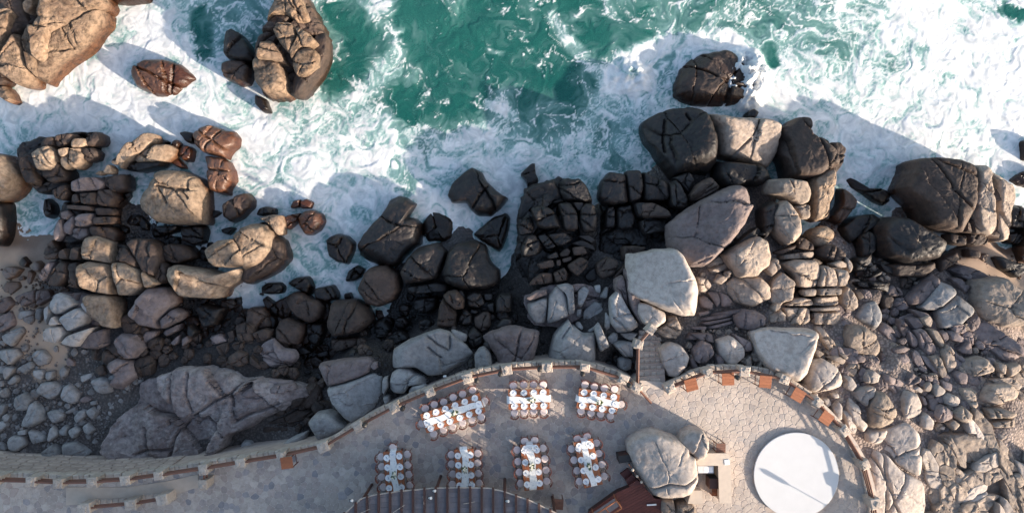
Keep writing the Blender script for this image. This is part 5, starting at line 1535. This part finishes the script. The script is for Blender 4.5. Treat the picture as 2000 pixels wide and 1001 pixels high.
def balustrade(posts, label, rails=(.45, .7, .95), size=.55, h=1.05, z=T, cop=True, dens=True, dz=0.0):
    w = [P(x, y, z+h*.9) for x, y in posts]
    for q in w: q.z = z
    e = empty('railing', w[len(w)//2], label, 'railing')
    for i, q in enumerate(w):
        a = w[max(i-1, 0)]; b_ = w[min(i+1, len(w)-1)]; rz = math.atan2(b_.y-a.y, b_.x-a.x)
        stone_post(e, q, size*rng.uniform(.92, 1.08), h*rng.uniform(.96, 1.05), rz, z)
    for a, b_ in zip(w[:-1], w[1:]):
        u = (b_-a).normalized()*.2
        for rz in rails: bar(e, a+u+Vector((0, 0, rz)), b_-u+Vector((0, 0, rz+rng.uniform(-.02, .02))), .062)
        c = (a+b_)/2
    if cop:
        ln = smooth_line([(q.x, q.y) for q in w], 6)
        s_ = np.concatenate([[0], np.cumsum(np.hypot(*np.diff(ln, axis=0).T))]); u = 0
        while u < s_[-1]-.2:
            l_ = rng.uniform(.28, .55); p = [np.array([np.interp(v_, s_, ln[:, 0]), np.interp(v_, s_, ln[:, 1])]) for v_ in (u, u+l_)]; t_ = p[1]-p[0]; L_ = np.hypot(*t_); t_ = t_/max(L_, 1e-6)
            c = (p[0]+p[1])/2+np.array([-t_[1], t_[0]])*rng.uniform(.04, .1); hh = rng.uniform(.12, .19)
            mb = MB(); mb.box((0, 0, 0), (L_*.97, rng.uniform(.27, .36), hh+.3), 0, .05); o = mb.build('coping_stone', M['masonry'], e); o.location = Vector((c[0], c[1], z+hh-(hh+.3)/2))-e.location; o.rotation_euler.z = math.atan2(t_[1], t_[0])+rng.uniform(-.05, .05)
            u += l_
    return e
balustrade([(-80,936),(-10,938)]+LEFT_POSTS, 'long curved railing of stone posts and wooden rails round the dining terrace')
balustrade(RIGHT_POSTS, 'curved railing of stone posts and wooden rails round the sunlit round terrace')
balustrade([(1246,756),(1247,672),(1272,643)], 'short wooden stair railing beside the stone steps', rails=(.55, .9), size=.5, h=.95, z=T-.35, cop=False)
balustrade([(165,993),(255,985),(318,975)], 'low inner railing with stone posts beside the ramp at lower left', rails=(.5, .85), size=.6)
balustrade([(397,918),(397,945)], 'short cross railing at the top of the ramp on the left', rails=(.5, .85), size=.5, cop=False)
e = empty('railing', P(1255, 762, T), 'wooden gate rail between dining terrace and steps', 'railing')
bar(e, P(1246, 758, T+.8), P(1272, 787, T+.75), .07); bar(e, P(1246, 758, T+.45), P(1272, 787, T+.42), .06)
# ramp surface at lower left
rp = [tuple(q) for q in Pa([(130,950),(250,950),(330,938),(388,925),(388,950),(330,968),(250,978),(130,985)], T)]
MB().prism(rp, T-.05, T+.055).build('ramp', M['plaster'], None, kind='structure')

# ------------------------------------------------------------------ stone steps
e = empty('stone_steps', P(1268, 700, T-1), 'rough stone steps leading from the terraces down to the rocks', 'steps')
ys = [752,738,726,714,702,691,680,669,658,647]
for k in range(len(ys)-1):
    z = T-.12-.19*k; a = [(1248,ys[k]),(1300-k*1.5,ys[k]-2),(1299-k*1.5,ys[k+1]-6),(1249,ys[k+1]-3)]
    pl = [tuple(np.array(q)-np.array((e.location.x, e.location.y))) for q in Pa(a, z)]
    pl = [(x+rng.uniform(-.04, .04), y+rng.uniform(-.04, .04)) for x, y in pl]
    MB().prism(pl, z-1.2-e.location.z, z-e.location.z).build('step', M['wallstone'], e)
    for q in range(4):
        x = 1253+q*11+rng.uniform(-2, 2); c = P(x, (ys[k]+ys[k+1])/2-2, z)-e.location
        mb = MB(); mb.box((0, 0, 0), (rng.uniform(.25, .34), rng.uniform(.24, .3), .07), 0, .03); mb.build('stone', M['masonry'], e, loc=tuple(c), rz=rng.uniform(-.2, .2))

# ------------------------------------------------------------------ torches along the railing
def torch(px, py, label):
    w = P(px, py, T+2.3); w.z = T
    e = empty('torch', w, label, 'torch', 'garden torches along the railing')
    MB().tube((0, 0, 0), (0, 0, 1.9), .028, 6).build('pole', M['darkwood'], e)
    MB().lathe([(.05, 1.85), (.13, 2.0), (.15, 2.35), (.11, 2.4), (.05, 2.46)], n=10).build('torch_head', M['black'], e, smooth=False)
    MB().lathe([(.14, 0), (.14, .05), (.04, .08)], n=10).build('base', M['black'], e)
for (x, y, lab) in ((712,830,'black garden torch by the left bend of the dining terrace railing'),(786,797,'black garden torch left of the longest dining table'),(931,743,'black garden torch behind the far end of the longest dining table'),(977,730,'black garden torch above the table left of centre top'),
    (1054,721,'black garden torch above the middle top dining table'),(1138,730,'black garden torch above the right top dining table'),(1229,752,'black garden torch next to the steps'),(1441,737,'black garden torch between the second and third wooden stands'),(1730,1058,'black garden torch below the white round dance floor')):
    torch(x, y, lab)

# ------------------------------------------------------------------ white round dance floor
c = P(1555.5, 927, T+.2); e = empty('dance_floor', (c.x, c.y, T), 'large white round dance floor on the sunlit terrace', 'dance floor')
R = 83*(H-T-.2)/F
MB().lathe([(R-.12, 0.0), (R-.12, .1), (R-.02, .1), (R, .12), (R, .19), (R-.02, .2)], n=96).build('white_top', M['whitepaint'], e)
MB().lathe([(R-.1, .0), (R-.1, .095), (R-.2, .096)], n=64).build('base', M['darkwood'], e)

# ------------------------------------------------------------------ chairs and dining tables
def sector(r0, r1, a0, a1, z0, z1, n=10, cx=0, cy=0, lean=0):
    V = []; Fs = []
    for k in range(n+1):
        a = a0+(a1-a0)*k/n; c_, s_ = math.cos(a), math.sin(a)
        V += [(cx+r0*c_, cy+r0*s_, z0), (cx+r1*c_, cy+r1*s_, z0), (cx+(r1+lean)*c_, cy+(r1+lean)*s_, z1), (cx+(r0+lean)*c_, cy+(r0+lean)*s_, z1)]
        if k: Fs += [((k-1)*4+i, (k-1)*4+(i+1) % 4, k*4+(i+1) % 4, k*4+i) for i in range(4)]
    Fs += [(3, 2, 1, 0), tuple(n*4+i for i in range(4))]
    return V, Fs
def make_chair():
    """faces +y: the table is at +y, the back at -y"""
    e = empty('dining_chair', (0, 0, 0), 'x', 'chair', 'wooden chairs at the dining tables')
    MB().lathe([(.20, .40), (.235, .41), (.235, .445), (.22, .45)], n=18).build('seat_frame', M['chairwood'], e)
    MB().lathe([(.20, .448), (.225, .455), (.225, .485), (.19, .505)], n=20).build('cushion', M['cushion'], e, smooth=False)
    for sx_ in (-1, 1):
        MB().tube((sx_*.2, .16, 0), (sx_*.18, .15, .42), .02, 6, .026).build('leg', M['chairwood'], e)
        MB().tube((sx_*.21, -.2, 0), (sx_*.18, -.16, .42), .02, 6, .026).build('leg', M['chairwood'], e)
        MB().tube((sx_*.19, -.17, .42), (sx_*.225, -.235, .86), .02, 6).build('back_post', M['chairwood'], e)
    V, Fs = sector(.275, .30, math.radians(212), math.radians(328), .68, .86, 10, 0, -.02, .02)
    MB().add(V, Fs).build('backrest', M['chairwood'], e)
    for k in range(3):
        a = math.radians(240+30*k); MB().tube((.21*math.cos(a), .21*math.sin(a), .44), (.31*math.cos(a), .31*math.sin(a)-.02, .7), .012, 5).build('spindle', M['chairwood'], e)
    return e
def copy_tree(o, parent=None):
    c = o.copy(); COL.objects.link(c); c.parent = parent
    for ch in o.children: copy_tree(ch, c)
    return c
chair0 = make_chair(); used = [False]
def put_chair(x, y, rz, label):
    o = chair0 if not used[0] else copy_tree(chair0); used[0] = True
    o.location = (x, y, T+.03); o.rotation_euler = (0, 0, rz); o['label'] = label
mb = MB(); mb.lathe([(.10, 0), (.14, .006), (.18, .016), (.192, .022), (.186, .024), (.14, .014), (.02, .011)], n=22)
plate_me = mb.mesh('plate', False); plate_me.materials.append(M['china'])
mb = MB(); mb.box((0, 0, .022), (.16, .055, .012), .5, .005); mb.box((.02, .01, .032), (.09, .05, .012), -.4, .005)
napkin_me = mb.mesh('napkin'); napkin_me.materials.append(M['napkin'])
mb = MB(); mb.lathe([(.034, 0), (.034, .004), (.005, .008), (.005, .085), (.03, .11), (.036, .15), (.031, .19), (.028, .19), (.03, .13), (.01, .1)], n=10)
glass_me = mb.mesh('wine_glass', True)
gm_, nt, b = newmat('glass'); b.inputs['Base Color'].default_value = (.9, .92, .92, 1); b.inputs['Roughness'].default_value = .05; b.inputs['Transmission Weight'].default_value = .7
glass_me.materials.append(gm_)
def put_plate(x, y, z, rz, desc):
    p = bpy.data.objects.new('plate', plate_me); COL.objects.link(p); p.location = (x, y, z); p.rotation_euler = (0, 0, rz)
    tag(p, 'white plate before the '+desc, 'plate', 'plates on the dining tables')
    q = bpy.data.objects.new('napkin', napkin_me); COL.objects.link(q); q.parent = p; q.rotation_euler = (0, 0, rng.uniform(-.4, .4))
    gx_, gy_ = math.cos(rz)*.21+math.sin(rz)*-.06, math.sin(rz)*.21+math.cos(rz)*.06
    for k, (dx, dy) in enumerate(((.19, .1), (.22, .0))):
        g = bpy.data.objects.new('wine_glass', glass_me); COL.objects.link(g)
        g.location = (x+dx*math.cos(rz)-dy*math.sin(rz), y+dx*math.sin(rz)+dy*math.cos(rz), z); g.scale = (1, 1, 1 if k == 0 else .8)
        tag(g, ('taller' if k == 0 else 'shorter')+' glass of the '+desc, 'glass', 'wine glasses on the dining tables')
ORDW = ['first','second','third','fourth','fifth','sixth']
def flowers(x, y, z, rz, label, seed):
    r = random.Random(seed); e = empty('flower_arrangement', (x, y, z), label, 'flowers', 'table flowers')
    MB().lathe([(.07, 0), (.10, .04), (.11, .10), (.09, .12)], n=12).build('bowl', M['cream'], e)
    for k in range(26):
        a = r.uniform(0, 6.28); l = r.uniform(.09, .34); w = r.uniform(.03, .055); c_, s_ = math.cos(a), math.sin(a); z0 = .1+r.uniform(0, .1); z1 = z0+r.uniform(-.06, .09)
        base = (c_*.05, s_*.05, z0); tip = (c_*l, s_*l*.7, z1); md = (c_*l*.55, s_*l*.55*.7, (z0+z1)/2+.04)
        V = [base, (md[0]-s_*w, md[1]+c_*w, md[2]), tip, (md[0]+s_*w, md[1]-c_*w, md[2])]
        MB().add(V, [(0, 1, 2), (0, 2, 3)]).build('leaf', M['leaf'], e)
    for k in range(9):
        a = r.uniform(0, 6.28); d_ = r.uniform(0, .2); h_ = r.uniform(.17, .25)
        mb = MB(); mb.lathe([(.012, 0), (.045, .015), (.055, .035), (.035, .05), (.012, .045)], (d_*math.cos(a), d_*math.sin(a)*.7, h_), 8); mb.build('blossom', M['petal'], e)
    e.rotation_euler = (0, 0, rz)
def table(px, py, L, Wd, ang, na, nb, ends, name, sides, seed, slack=0):
    """long axis along ang (image degrees, counter-clockwise); na / nb chairs on the +w / -w side"""
    c = P(px, py, T+.75); a = math.radians(ang); ux, uy = math.cos(a), math.sin(a)
    def at(u, w): return c.x+ux*u-uy*w, c.y+uy*u+ux*w
    e = empty('dining_table', (c.x, c.y, T+.03), 'reddish wooden dining table '+name, 'table', 'long dining tables', a)
    nb_ = 6
    for k in range(nb_):
        w = Wd/nb_; MB().box((0, -Wd/2+w*(k+.5), .72), (L, w-.006, .045), 0, .006).build('plank', M['teak'], e)
    for sx_ in (-1, 1):
        for sy_ in (-1, 1): MB().box((sx_*(L/2-.1), sy_*(Wd/2-.1), .35), (.08, .08, .69)).build('leg', M['chairwood'], e)
        MB().box((0, sy_*0+sx_*(Wd/2-.08), .66), (L-.24, .03, .08)).build('apron', M['chairwood'], e)
    zt = T+.03+.743
    r = random.Random(seed)
    # cloth runner: wavy outline, hanging at both ends
    n = 26; V = []; Fs = []
    ph = r.uniform(0, 6)
    for k in range(n+1):
        u = -L/2-.1+(L+.2)*k/n; off = .05*math.sin(u*2.1+ph)+.03*math.sin(u*5+ph*2); hw = .20+.025*math.sin(u*3.3+ph)
        for q in range(5):
            w = off+hw*(q/2-1); z = .012+.008*math.sin(u*17+q*2+ph)+.006*math.sin(q*3+u*9)
            if abs(u) > L/2: z -= .28 if abs(u) > L/2+.05 else .06
            V.append((u, w, z))
        if k: Fs += [((k-1)*5+q, k*5+q, k*5+q+1, (k-1)*5+q+1) for q in range(4)]
    me = MB().add(V, Fs).mesh('table_runner', True); ob = link('table_runner', me, M['runner'])
    ob.location = (c.x, c.y, zt); ob.rotation_euler.z = a
    tag(ob, 'white leaf printed cloth runner along the dining table '+name, 'table runner', 'cloth runners')
    flowers(*at(r.uniform(-.15, .15), 0), zt+.02, a, 'low white and green flowers on the dining table '+name, seed)
    for side, cnt, sname in ((1, na, sides[0]), (-1, nb, sides[1])):
        for k in range(cnt):
            u = (k-(cnt-1)/2)*(L/cnt)*.97+r.uniform(-.03, .03)
            x, y = at(u, side*(Wd/2+.2+r.uniform(-.03, .05))); rz = a+(math.pi if side > 0 else 0)+r.uniform(-.08, .08)
            ends_ = sides[2]; pos = (ORDW[k]+' '+sname+' chair from '+ends_)
            put_chair(x, y, rz, 'beige cushioned chair, '+pos+', table '+name)
            x, y = at(u, side*(Wd/2-.2)); put_plate(x, y, zt, rz, pos+', table '+name)
    for (u, w, rz, nm) in ends:
        x, y = at(u, w); put_chair(x, y, a+rz, 'beige cushioned chair, '+nm+', table '+name)
        x, y = at(u-.36*math.copysign(1, u), w*.95)
        if abs(w) > .05 or True: put_plate(x, y, zt+(.02 if abs(w) < .2 else 0), a+rz, nm+', table '+name)
hp = math.pi/2
table(884.5, 806, 3.75, 1.2, 20, 6, 6, [(2.0, .0, hp, 'right end chair'), (-2.0, 0, -hp, 'left end chair')], 'slanting at top left', ('upper', 'lower', 'left'), 1)
table(1033, 779, 2.45, 1.2, 1, 4, 4, [], 'at top middle', ('upper', 'lower', 'left'), 2)
table(1168, 783, 2.45, 1.2, -9, 4, 4, [(1.42, .0, hp, 'end chair')], 'at top right', ('upper', 'lower', 'left'), 3)
table(770, 921, 2.5, 1.15, 94.5, 4, 4, [(1.42, 0, hp, 'top end chair')], 'at bottom left', ('left', 'right', 'below'), 4)
table(908, 917, 2.5, 1.15, 93, 4, 4, [], 'second along the bottom', ('left', 'right', 'below'), 5)
table(1039, 911, 2.75, 1.15, 95, 4, 4, [(1.5, .3, hp, 'top left end chair'), (1.5, -.3, hp, 'top right end chair')], 'third along the bottom', ('left', 'right', 'below'), 6)
table(1149, 904, 2.8, 1.15, 103, 4, 4, [(1.5, .3, hp, 'top left end chair'), (1.5, -.3, hp, 'top right end chair')], 'at bottom right', ('left', 'right', 'below'), 7)

# ------------------------------------------------------------------ tall square wooden stands by the railing
def stand(px, py, deg, label, s=.72, h=1.1, mat='teak', mat2='rail', pull=-1):
    w = P(px, py, T+h); w.z = T+.02; e = empty('cocktail_table', w, label, 'cocktail table', 'tall square wooden tables by the railing', math.radians(deg))
    for k in range(4): MB().box((0, (-.375+.25*k)*s, h-.02), (s, s*.245, .04), 0, .006).build('plank', M[mat], e)
    for sx_ in (-1, 1):
        for sy_ in (-1, 1): MB().box((sx_*s*.44, sy_*s*.44, (h-.04)/2), (.05, .05, h-.04)).build('leg', M[mat2], e)
        MB().box((sx_*s*.44, 0, .3), (.035, s*.82, .04)).build('stretcher', M[mat2], e)
        MB().box((0, sx_*s*.44, h-.09), (s*.82, .03, .08)).build('apron', M[mat2], e)
stand(1350, 751, 15, 'leftmost tall orange wooden table on the sunlit round terrace')
stand(1422, 740, 2, 'second tall orange wooden table from the left on the round terrace')
stand(1495, 745, -6, 'third tall orange wooden table at the top of the round terrace')
stand(1559, 771, -30, 'tall orange wooden table fourth from the left, above the dance floor')
stand(1614, 816, -35, 'tall orange wooden table nearest the right bend of the railing')
stand(560, 903, 8, 'lone tall wooden table in the shade at the left railing', .7)
stand(1408, 874, 0, 'small brown table behind the smaller terrace boulder', .55, .9, 'rail')
stand(1090, 984, -4, 'dark reddish table in the shade right of the roof', .62, .9, 'rail')

# ------------------------------------------------------------------ the two boulders on the terrace
_b = make_rock('boulder', parse_pts('450,735 470,715 530,685 560,680 640,710 690,745 692,770 720,785 730,870 700,925 665,940 590,945 555,935 520,890 480,830 455,770', 'K3'), T+2.3, 'pale', None, 't=.22,-.05|nfac=4', zb=T-.3, mk_mask=False, joints=1)
tag(_b, 'big pale grey boulder standing on the terrace beside the cream bar counter', 'boulder')
_b = make_rock('boulder', parse_pts('650,720 665,690 700,670 740,675 765,705 765,745 750,785 720,795 690,765 670,745', 'K3'), T+1.75, 'pale', None, 't=.3,-.1|nfac=1', zb=T-.3, mk_mask=False, joints=0)
tag(_b, 'smaller rounded pale boulder behind the big terrace boulder', 'boulder')
for (s, z, lab) in (('580,945 630,940 640,990 600,1001 575,990', 1.0, 'pale rock at the foot of the terrace boulder, left one'), ('640,960 700,950 725,1000 640,1010', 1.1, 'pale rock at the foot of the terrace boulder, right one')):
    _b = make_rock('boulder', parse_pts(s, 'K3'), T+z, 'tan', None, '', zb=T-.2, mk_mask=False); tag(_b, lab, 'boulder', 'rocks under the terrace boulder')

# ------------------------------------------------------------------ bar counter
def pl(s, tile_k, ox, oy, z, e):
    pts = [(ox+float(q.split(',')[0])/tile_k, oy+float(q.split(',')[1])/tile_k) for q in s.split()]
    return [(q[0]-e.location.x, q[1]-e.location.y) for q in Pa(pts, z)]
e = empty('bar_counter', P(1410, 930, T), 'cream stone bar counter bent round two sides beside the terrace boulder', 'bar')
zt = T+1.1
MB().prism(pl('1050,470 1110,420 1160,390 1360,390 1385,405 1400,440 1410,900 1285,900 1272,516 1060,516', 5.24, 1160, 810, zt, e), 1.02, 1.1).build('counter_top', M['cream'], e)
MB().prism(pl('1070,460 1120,425 1170,402 1355,402 1375,415 1388,445 1398,890 1297,890 1285,504 1075,504', 5.24, 1160, 810, zt, e), 0, 1.018).build('counter_front', M['plaster'], e)
MB().prism(pl('1060,520 1225,520 1225,592 1070,592', 5.24, 1160, 810, T+.9, e), .84, .9).build('sink_top', M['steel'], e)
MB().prism(pl('1130,530 1215,530 1215,582 1130,582', 5.24, 1160, 810, T+.9, e), .9, .912).build('basin', M['china'], e)
MB().prism(pl('1000,770 1105,770 1105,905 960,905', 5.24, 1160, 810, T+1.0, e), 0, 1.0).build('back_counter', M['cream'], e)
MB().prism(pl('1030,725 1080,735 1080,768 1020,768', 5.24, 1160, 810, T+.6, e), 0, .6).build('shelf', M['plaster'], e)
c = P(1419.5, 901.5, zt); mb = MB(); mb.box((0, 0, .015), (.28, .3, .03), .1, .004); ob = mb.build('menu_card', M['china'], None, loc=tuple(c)); tag(ob, 'white square menu card lying on the bar counter corner', 'menu card')
e = empty('bar_fridge', P(1390, 935, T), 'dark low cabinet inside the bar', 'cabinet')
MB().box((0, 0, .42), (.75, .6, .84), 0, .02).build('cabinet_body', M['darkwood'], e); MB().box((0, .31, .42), (.7, .02, .75)).build('cabinet_door', M['black'], e)
MB().tube((.25, .335, .3), (.25, .335, .6), .012, 6).build('handle', M['steel'], e)
e = empty('bar_chair', P(1394, 955, T), 'orange wooden chair inside the bar', 'chair')
for k in range(4): MB().box((0, -.18+.12*k, .46), (.5, .11, .03), 0, .005).build('seat_slat', M['teak'], e)
for sx_ in (-1, 1):
    for sy_ in (-1, 1): MB().box((sx_*.22, sy_*.2, .22), (.045, .045, .44)).build('leg', M['teak'], e)
    MB().box((.24, sx_*.2, .65), (.04, .04, .42)).build('back_post', M['teak'], e)
for k in range(2): MB().box((.25, 0, .62+.16*k), (.025, .42, .09)).build('back_slat', M['teak'], e)
# ------------------------------------------------------------------ maroon deck, steps, cabinets in the bottom corner
e = empty('wooden_deck', P(1240, 970, T), 'dark maroon wooden platform left of the terrace boulder', 'platform')
dk = np.array(pl('-60,1000 240,785 480,690 620,850 690,860 690,1200 -60,1200', 5.24, 1160, 810, T+.6, e))
cell0 = dk
x0_, x1_ = dk[:, 0].min(), dk[:, 0].max(); kk = 0; xx = x0_
ang = math.radians(28)
def clip_strip(poly, nx, ny, lo_, hi_):
    for sgn, lim in ((1, hi_), (-1, -lo_)):
        new = []
        for a, b_ in zip(poly, poly[1:]+poly[:1]):
            da = sgn*(a[0]*nx+a[1]*ny)-lim; db = sgn*(b_[0]*nx+b_[1]*ny)-lim
            if da <= 0: new.append(a)
            if (da < 0) != (db < 0): t = da/(da-db); new.append((a[0]+t*(b_[0]-a[0]), a[1]+t*(b_[1]-a[1])))
        poly = new
        if len(poly) < 3: return None
    return poly
nx_, ny_ = -math.sin(ang), math.cos(ang); pr = dk@np.array([nx_, ny_])
w_ = .16; v0 = pr.min()
while v0 < pr.max():
    q = clip_strip([tuple(p_) for p_ in dk], nx_, ny_, v0, v0+w_-.012)
    if q: MB().prism(q, .54, .6+rng.uniform(0, .006)).build('plank', M['maroon'], e)
    v0 += w_
c_ = dk.mean(0); MB().prism([tuple(c_+(p_-c_)*.97) for p_ in dk], 0, .535).build('frame', M['darkwood'], e)
e = empty('wooden_steps', P(1235, 932, T), 'dark wooden steps with a knobbed handrail beside the terrace boulder', 'steps')
for k, s in enumerate(('270,600 350,545 390,600 320,660', '322,663 393,603 440,660 350,720', '355,722 442,663 490,700 400,740')):
    MB().prism(pl(s, 5.24, 1160, 810, T+.2*(k+1), e), 0, .2*(k+1)).build('tread', M['maroon'], e)
hr = [P(1160+x/5.24, 810+y/5.24, T+1.25) for x, y in ((355,500),(395,555),(440,620),(485,680),(520,725))]
for a, b_ in zip(hr[:-1], hr[1:]):
    bar(e, a, b_, .04, 'handrail', 'rail')
for q in hr[1:4]:
    o = MB().tube((0, 0, -1.2), (0, 0, 0), .035, 6).build('baluster', M['rail'], e); o.location = q-e.location
    o = MB().lathe([(.02, 0), (.08, .04), (.09, .09), (.05, .15), (.01, .16)], n=10).build('knob', M['cream'], e); o.location = q-e.location
e = empty('speaker', P(1217, 886, T), 'black loudspeaker on the terrace left of the big boulder', 'loudspeaker')
MB().box((0, 0, .5), (.85, .42, 1.0), .15, .03).build('speaker_box', M['black'], e); MB().box((0, .2, .5), (.7, .03, .85), .15).build('speaker_grille', M['darkwood'], e)
e = empty('glazed_box', P(1190, 990, T), 'copper framed open box at the bottom edge on the maroon deck', 'box')
gx0 = [(1168,1001),(1203,978),(1213,990),(1190,1010)]
q = [P(x, y, T+1.7)-e.location for x, y in ((1160,1006),(1204,977),(1214,991),(1172,1020))]
for k in range(4): 
    a, b_ = q[k]+e.location, q[(k+1) % 4]+e.location; bar(e, a, b_, .045, 'frame_bar', 'teak'); bar(e, Vector((a.x, a.y, T+.6)), a, .04, 'frame_post', 'teak')
bar(e, (q[0]+q[1])/2+e.location, (q[2]+q[3])/2+e.location, .04, 'frame_bar', 'teak')
MB().prism([(p_.x, p_.y) for p_ in q], 1.2, 1.25).build('inner_shelf', M['reed'], e)
e = empty('lamp', P(1272, 984, T+.6), 'white tube lamp lying on the maroon deck', 'lamp')
o = MB().tube((-.28, 0, .1), (.28, .03, .1), .05, 8).build('tube', M['china'], e); MB().box((0, 0, .03), (.5, .06, .06)).build('holder', M['black'], e)

# ------------------------------------------------------------------ slatted roof at the bottom
e = empty('slatted_roof', P(880, 1000, T+3), 'curved slatted roof of weathered boards and dark beams at the bottom edge', 'roof')
rz_ = T+3.0
top_px = [(640,1030),(672,1003),(705,973),(728,966),(780,958),(850,952),(905,951),(955,952),(985,959),(1035,976),(1085,1000),(1130,1030)]
tw = Pa(top_px, rz_); xs_ = np.linspace(tw[0, 0]+.3, tw[-1, 0]-.3, 22)
ye = np.interp(xs_, tw[:, 0], tw[:, 1]); yb = -26.0
for k in range(21):
    a0, a1 = xs_[k]+.07, xs_[k+1]-.07; y0_, y1_ = ye[k], ye[k+1]
    top_ = min(y0_, y1_)
    nrow = 7; step = .29
    yy0 = 0
    # boards across each bay, slightly uneven
    j = 0; yy = max(y0_, y1_)
    while yy > -17.2:
        la = min(yy, y0_); lb = min(yy, y1_)
        qa = [(a0, la), (a1, lb), (a1, min(yy-.27, y1_)-.0), (a0, min(yy-.27, y0_))]
        if la-qa[3][1] > .01 or lb-qa[2][1] > .01:
            zz = rng.uniform(0, .02); qq = [(x-e.location.x, y-e.location.y) for x, y in qa]
            if abs(qq[0][1]-qq[3][1]) < .004: qq = qq[:3]
            if abs(qq[1][1]-qq[2][1]) < .004: qq = [qq[0], qq[1]]+qq[3:] if len(qq) == 4 else qq
            if len(qq) >= 3: MB().prism(qq, -.03+zz, .0+zz).build('board', M['reed'], e)
        yy -= .28
    y_ = ye[k]
    o = MB().box((0, (yb-y_)/2+.05, 0), (.12, abs(yb-y_)+.1, .16)).build('beam', M['darkwood'], e); o.location = Vector((xs_[k], y_, rz_+.07))-e.location
big_ = MB(); big_.prism([(x-e.location.x, y-e.location.y) for x, y in ((xs_[0], -17.2), (xs_[-1], -17.2), (xs_[-1], -26), (xs_[0], -26))], -.03, 0); big_.build('rear_boards', M['reed'], e)
for k in range(len(tw)-1): bar(e, Vector((*tw[k], rz_+.02)), Vector((*tw[k+1], rz_+.02)), .04, 'edge_strip', 'masonry')
for (x, y) in ((705,980),(850,962),(985,968),(1085,1006)):
    a = P(x, y, rz_); bar(e, Vector((a.x, a.y, T)), Vector((a.x, a.y, rz_-.05)), .09, 'post', 'darkwood')
for (x, y, x2, y2) in ((700,1003,722,993),(826,968,828,984),(768,1000,790,985),(905,983,928,979)):
    bar(e, P(x, y, rz_+.12), P(x2, y2, rz_+.14), .018, 'cable', 'masonry')
def spot(px, py, lab):
    w = P(px, py, rz_+.3); w.z = rz_+.16; s = empty('spotlight', w, lab, 'spotlight', 'small spotlights on the slatted roof')
    MB().box((0, 0, .02), (.16, .16, .04)).build('base', M['black'], s); MB().tube((0, 0, .04), (.12, .06, .2), .06, 8, .08).build('lamp_head', M['steel'], s)
for x, y, lab in ((838,973,'small spotlight on the roof, lower of the middle pair'),(846,959,'small spotlight on the roof edge, upper of the middle pair'),(684,978,'small spotlight at the left corner of the roof'),(989,979,'small spotlight near the right bend of the roof')): spot(x, y, lab)
# dead leaf litter and a bottle left on the rocks behind the parapet
c = P(869, 734, 4.4); e = empty('bottle', c, 'small white object lying on gravel behind the terrace parapet', 'litter')
MB().box((0, 0, .05), (.2, .12, .1), .1, .02).build('carton', M['china'], e)
# ------------------------------------------------------------------ unseen casters added off frame, walls and openings shaped for the shade


e = empty('shade_building', (19, -26, T), 'beige hotel wing with open galleries standing south of the terrace', 'building')
def blk(name, x0, x1, z0, z1, mat='plaster', y0=-25.5, y1=-25.0):
    mb = MB(); mb.box(((x0+x1)/2-19, (y0+y1)/2+26, (z0+z1)/2-T), (x1-x0, y1-y0, z1-z0)); return mb.build(name, M[mat], e)
blk('wall', 7, 28.3, T, 13.75, 'plaster', -32, -25)
blk('wall', 7, 20.9, 13.76, 16.85); blk('wall', 26.1, 28.3, 13.76, 16.85)
blk('floor_slab', 7, 28.3, 16.86, 17.05)
blk('wall', 7, 13.2, 17.06, 19.45)
for x in (16.4, 18.6, 20.6, 24.6, 26.6): blk('column', x, x+.45, 17.06, 19.45)
blk('panel', 22.7, 24.2, 17.06, 18.6)
blk('roof', 6.5, 29.0, 19.46, 21.3, 'wallstone', -26.0, -24.7)
for k in range(10): blk('baluster', 21.2+.42*k, 21.26+.42*k, 13.96, 14.5, 'rail', -25.3, -25.24)
blk('handrail', 20.9, 26.1, 14.51, 14.58, 'rail', -25.32, -25.22)
for k in range(0): blk('awning_slat', 20.9, 26.1, 15.3+.45*k, 15.36+.45*k, 'rail', -25.3, -25.22)
for k in range(2): blk('post', 21.5+.9*k, 21.6+.9*k, 14.6, 16.65, 'rail', -25.3, -25.22)
blk('wall', -30, 6.9, T, 15.5, 'plaster', -32, -25)
blk('roof', -30.5, 6.4, 15.51, 15.9, 'wallstone', -32.5, -24.7)

w = P(1560, 975, T); w = Vector((w.x+9.0, w.y-5.0, T))  # added out of view only to throw a shadow wedge on the floor
e = empty('parasol', w, 'square pale parasol just outside the lower right of the frame', 'parasol')
MB().tube((0, 0, 0), (0, 0, 2.75), .04, 8).build('pole', M['darkwood'], e)
MB().add([(-1.4, -1.4, 2.35), (1.4, -1.4, 2.35), (1.4, 1.4, 2.35), (-1.4, 1.4, 2.35), (0, 0, 2.85)], [(0, 1, 4), (1, 2, 4), (2, 3, 4), (3, 0, 4)]).build('canopy', M['cream'], e)
MB().lathe([(.3, 0), (.3, .06), (.05, .1)], n=12).build('base', M['black'], e)
